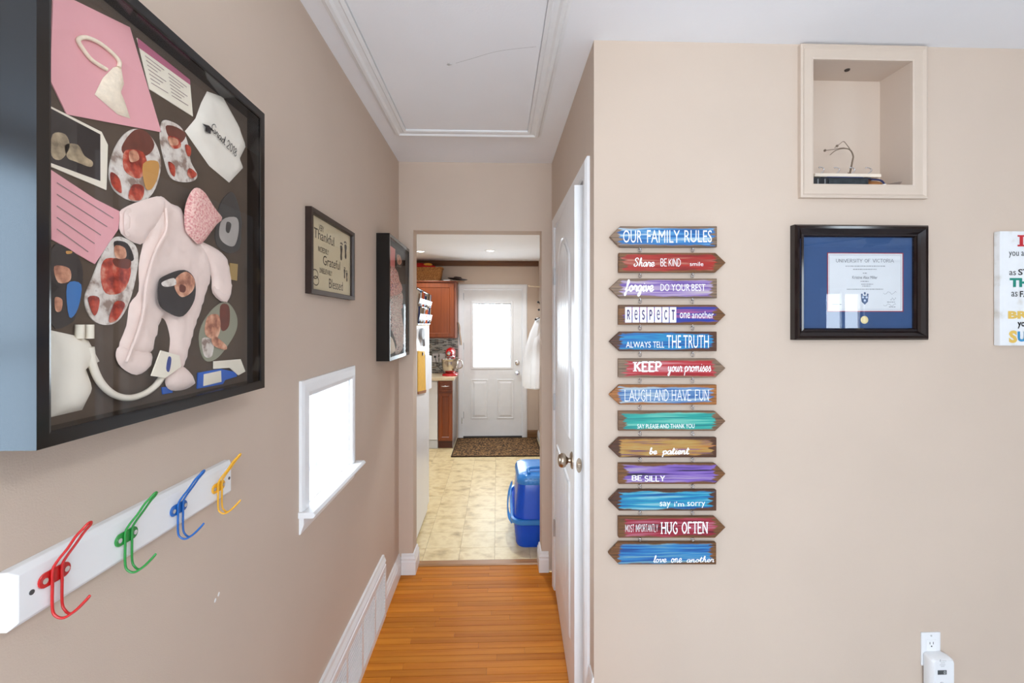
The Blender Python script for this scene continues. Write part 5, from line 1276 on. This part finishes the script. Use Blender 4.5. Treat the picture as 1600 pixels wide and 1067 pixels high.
MB().tube([fsg(q[0] + .0058 * math.cos(t), q[1] + .0045 * math.sin(t), .0465) for t in (2 * PI * k / 24 for k in range(24))], .0005, 5, closed=True).build('button_ring', GP, cd)

# ------------------------------------------------------------------ picture with the thankful words
TX = .020
ty0 = pX(487, 321, XL + TX)[0]; ty1 = pX(554.5, 367, XL + TX)[0]
tz1, tz0 = 1.860, 1.592
th = thing('word_picture', (XL, (ty0 + ty1) / 2, tz0), 'small dark framed picture with thankful, grateful and blessed words', 'picture')
DF = M('espresso_frame', (46, 30, 24), rough=.4, var=.2)
lxw = LX(XL)
for p in mitred(ty0 + .016, ty1 - .016, tz0 + .016, tz1 - .016, [(0, .003), (0, .014), (.002, TX), (.016, TX), (.016, 0), (.003, 0)], lxw): p.build('frame_side', DF, th)
MB().mbox(lxw, ty0 + .014, ty1 - .014, tz0 + .014, tz1 - .014, .001, .006).build('cream_print', M('cream_paper', (214, 200, 166), rough=.7, var=.03), th)
TPL = XL + .0065
def tq(x, y): return pX(440 + x / 3.555, 300 + y / 3.555, TPL)
ink = MB()
for wd, xl, yt, yb, xr, fn in (('VERY', 207, 178, 212, 235, SANS), ('Thankful', 180, 193, 250, 292, SANS), ('INCREDIBLY', 203, 298, 328, 262, SANS), ('Grateful', 230, 350, 403, 325, SANS), ('UNBELIEVABLY', 210, 418, 447, 280, SANS), ('Blessed', 263, 480, 533, 340, SANS)):
    ya_, zt_ = tq(xl, yt); _, zb_2 = tq(xl, yb); yb_2, _ = tq(xr, yt)
    put_text(ink, fn(wd), (ya_, zb_2, yb_2, zt_), lxw, .0066)
ink.build('lettering', M('brown_black_ink', (48, 40, 34), rough=.7), th, recalc=False)
foot = MB()
def footprint(cx_, cy_, L, flip):
    u, v = tq(cx_, cy_); n = 16
    sole = [(.20, -.5), (.28, -.3), (.20, -.05), (.30, .2), (.32, .38), (.12, .46), (-.18, .44), (-.30, .3), (-.22, .05), (-.16, -.2), (-.2, -.42), (0, -.54)]
    foot.flat([(u + flip * a * L * .75, v + b * L) for a, b in smooth_line(sole, 3, True)][::flip], .0066, lxw)
    for k in range(5):
        a = -.28 + k * .14; foot.flat(ell(u + flip * a * L * .75, v + L * (.56 + .05 * math.sin(k * .8)), L * (.085 - .012 * k if k else .085) * .8, L * .07, 10), .0066, lxw)
footprint(332, 335, .056, -1); footprint(355, 328, .056, 1); footprint(350, 452, .036, -1); footprint(362, 470, .036, 1)
foot.build('footprints', MATS['brown_black_ink'], th, recalc=False)
rg = MB()
for ax, ay in ((186, 455), (190, 492)):
    u, v = tq(ax, ay)
    r = ribbon([(u + .024 * math.cos(t), v + .012 * math.sin(t) * 1.2) for t in (2 * PI * k / 20 for k in range(21))], .003)
    rg.add([lxw(p[0], p[1], .0067) for p in r[0]], r[1])
rg.build('ring_drawing', MATS['brown_black_ink'], th, recalc=False)
MB().flat([(ty0 + .016, tz0 + .016), (ty1 - .016, tz0 + .016), (ty1 - .016, tz1 - .016), (ty0 + .016, tz1 - .016)], .010, lxw).build('glass', GLASS, th, recalc=False)

# ------------------------------------------------------------------ colourful coat hooks
hb0, hb1, hz0, hz1 = .556, 1.004, 1.134, 1.205
hrk = thing('coat_hook_rail', (XL, (hb0 + hb1) / 2, hz0), 'white rail with red, green, blue and yellow wire hooks', 'hook rail')
hx = .018
bo = MB().loft([[lxw(u, v, w) for u, v in ((hb0 + d, hz0 + d), (hb1 - d, hz0 + d), (hb1 - d, hz1 - d), (hb0 + d, hz1 - d))] for d, w in ((0, 0), (0, .011), (.007, hx))])
bo.build('board', WHITEM, hrk, bevel=.001)
for u in (hb0 + .022, hb1 - .014):
    MB().prism(ell(u, (hz0 + hz1) / 2, .0032, .0032, 12), hx, hx + .0008, lxw).build('board_screw', M('grey_screw', (96, 96, 98), rough=.4, metal=.6), hrk)
for px, py, c, nm in ((86.5, 898, (196, 26, 26), 'red'), (198.5, 838, (40, 146, 62), 'green'), (280, 794, (22, 98, 178), 'blue'), (342, 760.6, (236, 174, 38), 'yellow')):
    u, v = pX(px, py, XL + hx + .002); m = M('%s_wire_enamel' % nm, c, rough=.3, coat=.3)
    hk = MB()
    pl = rrect(u, v, .043, .019, .0094, 5)
    hk.prism(pl, hx, hx + .0025, lxw)
    hg = lab(hk.build('hook', m, hrk, bevel=.0006, seg=1), '%s wire coat hook' % nm)
    up = [(-.0065, -.012, .0045), (-.0065, .008, .0045), (-.0065, .020, .010), (-.0055, .036, .022), (-.0058, .052, .033), (-.0052, .061, .041), (-.003, .066, .0445), (0, .067, .045)]
    full = up + [(-a, b, w) for a, b, w in up[::-1][1:]]
    MB().tube(smooth_line([lxw(u + a, v + b, hx + w) for a, b, w in full], 4), .0017, 8).build('upper_loop', m, hg, smooth=60)
    lo_ = [(-.0065, -.008, .0045), (-.0065, -.040, .0045), (-.006, -.050, .009), (-.004, -.053, .017), (-.0016, -.046, .028), (-.001, -.034, .040), (0, -.028, .045)]
    fl = lo_ + [(-a, b, w) for a, b, w in lo_[::-1][1:]]
    MB().tube(smooth_line([lxw(u + a, v + b, hx + w) for a, b, w in fl], 4), .0017, 8).build('lower_prong', m, hg, smooth=60)
    for s2 in (-1, 1): MB().prism(ell(u + s2 * .0145, v, .0036, .0036, 14), hx + .0025, hx + .004, lxw).build('screw', CHROME, hg)
# ------------------------------------------------------------------ the two shadow boxes
FBX = M('shadow_box_black', (14, 11, 11), rough=.16, var=.2, coat=.0)
BACK1 = M('felt_wall_reflection', (88, 74, 62), rough=.95, var=.1)  # felt browned to carry the beige wall's reflection in the glass
DEP = .065
lxs = LX(XL + .026)      # contents lie close behind the glass
def shadow_box(Y0, Y1, Z0, Z1, fw, label, back):
    t = thing('shadow_box', (XL, (Y0 + Y1) / 2, Z0), label, 'shadow box', 'black shadow boxes on the left wall')
    for p in mitred(Y0 + fw, Y1 - fw, Z0 + fw, Z1 - fw, [(0, .003), (0, DEP - .001), (.003, DEP), (fw, DEP), (fw, 0), (.003, 0)], lxw): p.build('frame_side', FBX, t)
    MB().mbox(lxw, Y0 + .006, Y1 - .006, Z0 + .006, Z1 - .006, .001, .036).build('backing', back, t)
    MB().flat([(Y0 + fw, Z0 + fw), (Y1 - fw, Z0 + fw), (Y1 - fw, Z1 - fw), (Y0 + fw, Z1 - fw)], DEP - .0025, lxw).build('glass', GLASS, t, recalc=False)
    return t
b1y0 = pX(57, 400, XL + DEP)[0]; b1y1 = pX(413.5, 400, XL + DEP)[0]
b1z0, b1z1 = pX(413.5, 605.5, XL + DEP)[1], pX(413.5, 178, XL + DEP)[1]
SB = shadow_box(b1y0, b1y1, b1z0, b1z1, .018, 'large black shadow box holding a pale pink baby sleepsuit', BACK1)
CPL = .038
def c1(x, y): return pX(x / 3.0488, y / 3.0488, XL + CPL)
def c2(x, y): return pX(x / 2.963, 340 + y / 2.963, XL + CPL)
def fix(poly):
    a = sum(poly[i - 1][0] * poly[i][1] - poly[i][0] * poly[i - 1][1] for i in range(len(poly)))
    return poly if a > 0 else poly[::-1]
LIM = (b1y0 + .019, b1y1 - .019, b1z0 + .019, b1z1 - .019)
def clampp(p): return (min(max(p[0], LIM[0]), LIM[1]), min(max(p[1], LIM[2]), LIM[3]))
def piece(name, pts, mat, w0=.0103, th=.0015, label=None, parent=None, sm=False):
    poly = fix([clampp(p) for p in (smooth_line(pts, 4, True) if sm else pts)])
    o = MB().prism(poly, w0, w0 + th, lxs).build(name, mat, parent or SB)
    if label: o['label'] = label
    return o
PINK = M('pink_card', (236, 172, 178), rough=.7, var=.03)
CREAM = M('cream_lace', (244, 230, 208), rough=.85, var=.08, nscale=120, bump=.5)
WPAP = M('warm_white_paper', (240, 232, 214), rough=.75)
MAUVE = M('mauve_print', (184, 104, 130), rough=.7)
SKIN = ramp_mat('photo_skin_tone', [(.35, (150, 92, 70)), (.5, (206, 146, 116)), (.65, (230, 186, 158))], scale=55, rough=.5)
SKIND = M('photo_shadow_tone', (112, 58, 46), rough=.5, var=.2, nscale=60)
PRED = ramp_mat('photo_red', [(.35, (130, 40, 30)), (.5, (192, 72, 50)), (.64, (214, 150, 128))], scale=60, rough=.5)
PGREY = ramp_mat('photo_pale_blanket', [(.36, (150, 128, 116)), (.46, (214, 204, 194)), (.6, (232, 226, 218)), (.7, (170, 150, 140))], scale=45, rough=.5)
PDARK = M('photo_dark', (46, 40, 40), rough=.5, var=.2)
PBLUE = M('photo_blue', (52, 120, 190), rough=.5, var=.1)
PYEL = M('photo_ochre', (206, 152, 82), rough=.5, var=.1)
TEXT = M('grey_text_ink', (150, 130, 128), rough=.8)
# pink card with lace headband
pk = piece('pink_card', [c1(*p) for p in ((255, -30), (330, -12), (620, 130), (770, 630), (320, 545), (240, 380))], PINK, label='pink card with a lace headband')
lp_ = smooth_line([c1(*p) for p in ((500, 330), (430, 285), (385, 230), (365, 190), (400, 178), (460, 200), (520, 245), (560, 290), (560, 320))], 5)
MB().tube([lxs(p[0], p[1], .014) for p in lp_], .0028, 7).build('headband', CREAM, pk, smooth=60)
puffy(fix([c1(*p) for p in ((575, 315), (590, 400), (575, 440), (620, 565), (560, 545), (450, 450), (490, 370), (540, 320))]), lxs, .012, .006, .008, .02, .002, 160).build('lace_bow', CREAM, pk, smooth=60)
# appointment card
ap = piece('card', [c1(*p) for p in ((655, 180), (905, 380), (920, 555), (715, 425))], WPAP, label='white printed card with mauve heading')
piece('card_heading', [c1(*p) for p in ((655, 180), (905, 380), (907, 405), (659, 225))], MAUVE, .0118, .0003, parent=ap)
mbt = MB()
for k in range(7):
    t0 = .22 + k * .1
    a = Vector(c1(663 + (715 - 663) * t0, 205 + (425 - 205) * t0)); b = Vector(c1(907 + 10 * t0, 400 + 140 * t0))
    for s0, s1 in ((.06, .42), (.5, .9)):
        p, q = a.lerp(b, s0), a.lerp(b, s1 - .08 * (k % 3)); r = ribbon([p, q], .0012); mbt.add([lxs(v[0], v[1], .0122) for v in r[0]], r[1])
mbt.build('print', TEXT, ap, recalc=False)
# graduation bib
gp = [c1(*p) for p in ((990, 435), (1065, 462), (1135, 590), (1172, 700), (1145, 755), (1160, 800), (1095, 870), (1000, 790), (930, 690), (885, 625), (935, 565), (962, 490))]
gb = lab(puffy(fix(gp), lxs, .0103, .007, .012, .025, .002, 90).build('graduation_bib', M('white_jersey', (240, 234, 222), rough=.85), SB, smooth=60), 'white cotton bib reading Grad 2018')
A, B = Vector(c1(985, 612)), Vector(c1(1105, 742))
ang = math.atan2(B.y - A.y, B.x - A.x); L = (B - A).length
g2 = MB(); hh = .016
put_text(g2, pen2d('Grad 2018', .085, script=True), (A.x, A.y - hh * .3, A.x + L, A.y + hh), lxs, .0205, rot=((A.x, A.y), ang))
cap = [c1(*p) for p in ((942, 588), (975, 598), (1005, 628), (965, 612))]
g2.flat(fix(cap), .0200, lxs); g2.flat(fix([c1(*p) for p in ((958, 606), (985, 622), (984, 638), (958, 626))]), .0200, lxs)
g2.build('lettering', M('black_print', (40, 38, 40), rough=.7), gb, recalc=False)
# ultrasound picture
us = piece('ultrasound_photo', [c1(*p) for p in ((240, 505), (485, 628), (515, 690), (508, 905), (240, 792))], WPAP, label='dark ultrasound photograph with white border')
piece('image', [c1(*p) for p in ((240, 515), (478, 640), (478, 862), (240, 775))], PDARK, .0118, .0003, parent=us)
UGR = M('ultrasound_grey', (168, 150, 122), rough=.6, var=.5, nscale=70)
for bl in (((250, 640), (310, 640), (330, 700), (290, 760), (245, 740)), ((310, 690), (370, 690), (400, 740), (440, 770), (430, 795), (360, 770), (320, 750))):
    piece('image_shape', [c1(*p) for p in bl], UGR, .0121, .0002, parent=us, sm=True)
def photo(name, pts, base, label, blobs, w0=.0103, sm=True, conv=c1):
    o = piece(name, [conv(*p) for p in pts], base, w0, .0015, label, sm=sm)
    for k, (mt, bp) in enumerate(blobs): piece('image_shape', [conv(*p) for p in bp], mt, w0 + .0015 + .00025 * k, .0003, parent=o, sm=True)
    return o
photo('oval_photo', ((640, 615), (700, 630), (750, 700), (768, 790), (740, 900), (690, 955), (620, 955), (550, 910), (522, 830), (540, 730), (585, 650)), PGREY, 'oval photograph of a bundled baby in red', [
    (SKIND, ((640, 620), (700, 630), (735, 690), (700, 740), (610, 745), (580, 700))), (PRED, ((600, 715), (680, 725), (700, 800), (660, 850), (600, 820), (585, 770))),
    (SKIN, ((615, 720), (650, 722), (660, 760), (620, 770))), (PYEL, ((680, 780), (750, 770), (750, 840), (720, 900), (690, 890))), (PRED, ((525, 820), (565, 850), (575, 920), (530, 880))), (PRED, ((630, 880), (680, 890), (670, 950), (610, 945)))])
photo('oval_photo', ((775, 580), (815, 578), (870, 615), (900, 700), (910, 770), (940, 830), (925, 860), (870, 868), (815, 845), (785, 760), (765, 660)), PGREY, 'narrow rounded photograph of a baby beside the oval one', [
    (SKIND, ((790, 600), (840, 605), (885, 640), (860, 680), (810, 660))), (PRED, ((800, 650), (850, 660), (860, 700), (820, 705))), (SKIN, ((805, 655), (845, 665), (845, 690), (810, 690))), (PRED, ((800, 770), (830, 790), (830, 840), (810, 820))), (PRED, ((880, 690), (905, 700), (905, 740), (890, 740))), (PRED, ((900, 800), (935, 830), (910, 850), (890, 830)))])
# second pink paper
pp2 = piece('pink_certificate', [c1(240, 806), c1(455, 948), c1(578, 1010), c2(553, 20), c2(548, 55), c2(440, 215), c2(240, 100)], PINK, label='pink printed certificate')
mbt = MB()
for k in range(5):
    a = Vector(c1(270, 870 + k * 55)); b = Vector(c1(540 - k * 30, 1040 + k * 40)); r = ribbon([a, b], .0014); mbt.add([lxs(v[0], v[1], .0122) for v in r[0]], r[1])
mbt.build('print', TEXT, pp2, recalc=False)
photo('oval_photo', ((565, 90), (628, 130), (640, 210), (610, 360), (560, 465), (500, 497), (430, 472), (395, 380), (430, 280), (480, 160), (520, 100)), PGREY, 'long oval photograph of a baby in a red suit', [
    (PDARK, ((530, 110), (590, 120), (620, 190), (590, 200), (540, 160))), (PRED, ((490, 190), (580, 200), (605, 250), (570, 340), (490, 350), (465, 260))), (SKIND, ((525, 190), (600, 195), (595, 235), (535, 225))), (SKIN, ((530, 130), (575, 140), (580, 185), (535, 185))), (PRED, ((405, 370), (455, 370), (450, 430), (430, 450))), (PRED, ((530, 390), (575, 400), (540, 470), (500, 480)))], conv=c2)
photo('oval_photo', ((240, 148), (330, 150), (378, 215), (382, 310), (355, 440), (330, 488), (240, 490)), PDARK, 'cropped photograph with blue clothing at the box edge', [
    (SKIN, ((252, 225), (320, 235), (325, 290), (270, 300))), (PBLUE, ((310, 310), (375, 310), (360, 420), (320, 460))), (PYEL, ((305, 155), (330, 155), (330, 165), (308, 168))), (SKIN, ((252, 370), (285, 380), (280, 430), (255, 430)))], conv=c2)
# sleepsuit
SUIT = M('pale_pink_velour', (238, 216, 206), rough=.9, var=.04, nscale=30, sheen=.4)
def cloth(pts, w0, th, r, wr, fr, nm, parent, mat=None, label=None):
    o = puffy(fix(smooth_line([pX(a, b, XL + CPL) for a, b in pts], 3, True)), lxs, w0, th, .009, r, wr, fr).build(nm, mat or SUIT, parent, smooth=70)
    if label: o['label'] = label
    return o
ss = cloth([(228, 350), (240, 318), (252.5, 306.5), (268, 318), (284, 326), (290, 350), (302, 372), (320, 388), (329, 431), (314, 482), (297, 536), (287, 574), (270, 576), (265, 556), (267, 529), (260, 502), (251, 500), (241, 539), (234, 552), (210, 556), (187, 545), (199, 509), (204, 475), (218, 455), (218, 414), (226, 375)], .0104, .009, .022, .004, 85, 'sleepsuit', SB, label='pale pink velour baby sleepsuit')
cloth([(252.5, 307), (222, 313), (190, 327), (187, 340), (189, 365), (219, 382), (232, 366), (246, 350), (256, 328)], .012, .009, .02, .004, 110, 'sleeve', ss)
cloth([(303, 374), (316, 378), (341, 391), (354, 407), (359, 448), (351, 472), (332, 458), (330, 432), (318, 408)], .012, .009, .02, .004, 110, 'sleeve', ss)
cloth([(190, 328), (187, 341), (189, 365), (196, 368), (200, 345), (198, 326)], .0175, .005, .012, .001, 200, 'cuff', ss)
cloth([(359, 446), (351, 472), (332, 458), (331, 447), (345, 455), (353, 444)], .0165, .005, .012, .001, 200, 'cuff', ss)
cloth([(180, 556), (186, 541), (208, 545), (236, 552), (233, 573), (213, 586), (189, 574)], .0125, .009, .018, .003, 120, 'foot', ss)
cloth([(266, 574), (288, 574), (304, 596), (290, 608), (267, 610), (257, 597)], .0125, .009, .018, .003, 120, 'foot', ss)
zp = smooth_line([pX(a, b, XL + .052) for a, b in ((262, 325), (262, 360), (246, 392), (232, 440), (226, 490), (214, 530), (200, 566))], 5)
MB().tube([lxs(p[0], p[1], .0235) for p in zp], .0022, 6).build('zip_placket', SUIT, ss, smooth=60)
o5 = photo('oval_photo', ((735, 300), (765, 268), (850, 242), (898, 285), (898, 380), (845, 456), (780, 440), (735, 395)), PDARK, 'dark oval photograph of a sleeping baby on the sleepsuit', [
    (SKIN, ((812, 280), (860, 250), (898, 290), (888, 340), (840, 368), (808, 330))), (PGREY, ((745, 300), (800, 280), (810, 310), (760, 320))), (SKIND, ((830, 310), (855, 320), (850, 345), (828, 340)))], w0=.0255, conv=lambda x, y: pX(x / 2.963, 340 + y / 2.963, XL + .052))
# knitted hat
KN = ramp_mat('pink_knit', [(.35, (220, 140, 140)), (.6, (246, 206, 196))], scale=260, rough=.9, bump=.8, detail=2)
hp_ = fix(smooth_line([pX(a, b, XL + .046) for a, b in ((304, 293), (318, 302), (330, 322), (344, 341), (334, 352), (311, 381), (296, 372), (286, 358), (285, 328), (293, 303))], 3, True))
lab(puffy(hp_, lxs, .0235, .008, .009, .022, .001, 100).build('knitted_hat', KN, SB, smooth=70), 'pink and white knitted baby hat')
# black and white photo, tag
photo('oval_photo', ((1062, -115), (1090, -100), (1118, 0), (1118, 60), (1110, 140), (1060, 165), (1005, 125), (1000, 40), (1020, -60)), M('photo_grey_dark', (70, 68, 66), rough=.5), 'grey photograph of a curled newborn', [
    (M('photo_grey_light', (176, 170, 164), rough=.5, var=.15), ((1030, 10), (1095, 0), (1105, 60), (1085, 130), (1040, 120), (1015, 80))), (M('photo_grey_dark', (70, 68, 66)), ((1050, 20), (1070, 30), (1060, 70), (1045, 60)))], conv=c2)
piece('gold_tag', [c2(*p) for p in ((1066, 210), (1102, 215), (1098, 292), (1064, 285))], M('gold_tag', (190, 160, 104), rough=.4, metal=.3))
photo('oval_photo', ((1050, 390), (1095, 450), (1095, 520), (1050, 600), (1000, 655), (950, 660), (925, 580), (935, 500), (990, 420)), M('photo_green_grey', (150, 150, 130), rough=.5), 'oval photograph of a cuddled newborn near the corner', [
    (SKIND, ((1020, 410), (1060, 410), (1060, 500), (1025, 520))), (SKIN, ((960, 460), (1010, 450), (1020, 510), (1000, 560), (950, 540))), (PGREY, ((935, 560), (985, 570), (980, 640), (945, 640))), (SKIN, ((985, 545), (1045, 590), (1040, 612), (985, 590)))], conv=c2)
# diaper and cords
dpr = lab(puffy(fix([clampp(c2(*p)) for p in ((235, 520), (370, 550), (415, 570), (465, 665), (402, 700), (430, 790), (385, 890), (235, 925))]), lxs, .0104, .012, .012, .03, .003, 80).build('newborn_diaper', M('diaper_white', (240, 234, 220), rough=.9, var=.03), SB, smooth=70), 'tiny white newborn diaper')
for xa in (355, 400):
    a, b = c2(xa, 560), c2(xa, 495); MB().tube([lxs(a[0], a[1], .016), lxs(b[0], b[1], .016)], .005, 8).build('tab_clip', WPAP, dpr, smooth=60)
tb = smooth_line([c2(*p) for p in ((395, 600), (410, 690), (450, 770), (510, 820), (580, 835), (650, 815), (700, 780), (735, 735))], 5)
lab(MB().tube([lxs(p[0], p[1], .018) for p in tb], .0048, 8).build('white_tube', M('white_tubing', (232, 224, 208), rough=.4), SB, smooth=60), 'curved white monitor tube')
tgp = piece('white_label', [c2(*p) for p in ((705, 615), (792, 638), (800, 690), (725, 742), (660, 732))], WPAP, .024, .002)
piece('logo_oval', [c2(*p) for p in ((738, 645), (752, 655), (742, 712), (728, 700))], M('navy_logo', (48, 66, 140), rough=.5), .0262, .0003, parent=tgp, sm=True)
BB = M('blue_wristband', (24, 96, 196), rough=.35)
bd = piece('hospital_wristband', [c2(*p) for p in ((915, 718), (1020, 700), (1090, 715), (1095, 735), (1040, 752), (1030, 770), (912, 792))], BB, .011, .002, label='blue hospital wristband with white label')
piece('band_label', [c2(*p) for p in ((940, 725), (1020, 708), (1022, 760), (938, 780))], WPAP, .0131, .0004, parent=bd)
piece('wristband_end', [c2(*p) for p in ((750, 785), (800, 780), (800, 810), (755, 818))], BB)
piece('paper_tag', [c2(*p) for p in ((985, 665), (1110, 655), (1132, 712), (1100, 730), (1060, 695), (985, 700))], WPAP, .0125, .0015, sm=False)

# second box
b2y0 = pX(608.8, 450, XL + DEP)[0]; b2y1 = YE - .008
b2z0, b2z1 = pX(608.8, 564.5, XL + DEP)[1], pX(608.8, 364, XL + DEP)[1]
SB2 = shadow_box(b2y0, b2y1, b2z0, b2z1, .018, 'black shadow box with floral baby clothes near the doorway', M('black_felt', (14, 13, 14), rough=.95))
LIM = (b2y0 + .019, b2y1 - .019, b2z0 + .019, b2z1 - .019)
def c4(x, y): return pX(440 + x / 3.555, 300 + y / 3.555, XL + CPL)
def piece2(name, pts, mat, **k):
    global SB
    return piece(name, [c4(*p) for p in pts], mat, parent=SB2, **k)
piece2('pink_card', ((604, 298), (632, 318), (629, 420), (604, 412)), M('salmon_card', (226, 130, 124), rough=.7), label='salmon pink card')
ph2 = piece2('dark_photo', ((634, 340), (660, 350), (672, 400), (664, 420), (640, 412)), PDARK, label='small photograph of a baby')
piece('image_shape', [c4(*p) for p in ((642, 350), (658, 355), (668, 390), (655, 405), (643, 390))], SKIN, .0118, .0003, parent=ph2, sm=True)
FLOR = ramp_mat('floral_cotton', [(.36, (70, 60, 110)), (.44, (226, 120, 70)), (.52, (232, 214, 200)), (.6, (214, 90, 110)), (.66, (236, 226, 214))], scale=130, rough=.85, detail=1)
lab(puffy(fix(smooth_line([c4(*p) for p in ((605, 432), (622, 415), (640, 440), (648, 480), (664, 520), (662, 560), (640, 572), (604, 580))], 3, True)), lxs, .0104, .012, .012, .03, .002, 80).build('floral_shirt', FLOR, SB2, smooth=70), 'tiny floral baby shirt')
DOT = ramp_mat('dotted_cotton', [(.36, (70, 50, 50)), (.40, (226, 214, 204)), (.62, (238, 228, 216)), (.68, (206, 110, 100))], scale=170, rough=.85, detail=0)
lab(puffy(fix(smooth_line([c4(*p) for p in ((604, 580), (640, 570), (664, 552), (668, 610), (660, 660), (672, 740), (682, 820), (705, 845), (690, 856), (668, 840), (670, 870), (645, 905), (632, 890), (640, 850), (622, 790), (606, 740))], 3, True)), lxs, .0104, .012, .012, .03, .002, 80).build('dotted_trousers', DOT, SB2, smooth=70), 'tiny cream dotted trousers with feet')
lab(puffy(fix(smooth_line([c4(*p) for p in ((604, 800), (622, 840), (628, 885), (612, 898), (604, 890))], 3, True)), lxs, .0104, .010, .010, .02, .001, 80).build('white_sock', CREAM, SB2, smooth=70), 'tiny white sock')
piece2('pink_bow', ((652, 608), (668, 615), (672, 640), (660, 650), (654, 632)), PINK, sm=True)

# nicks on the left wall
ny, nz = pX(336, 938, XL)
chip = thing('wall_nick', (XL, ny, nz), 'tiny white screw marks low on the left wall', 'mark')
for a, b in ((0, 0), (.012, .006)):
    MB().prism(ell(ny + a, nz + b, .0022, .0042, 10, -.5), 0, .0008, lxw).build('mark', WHITEM, chip)
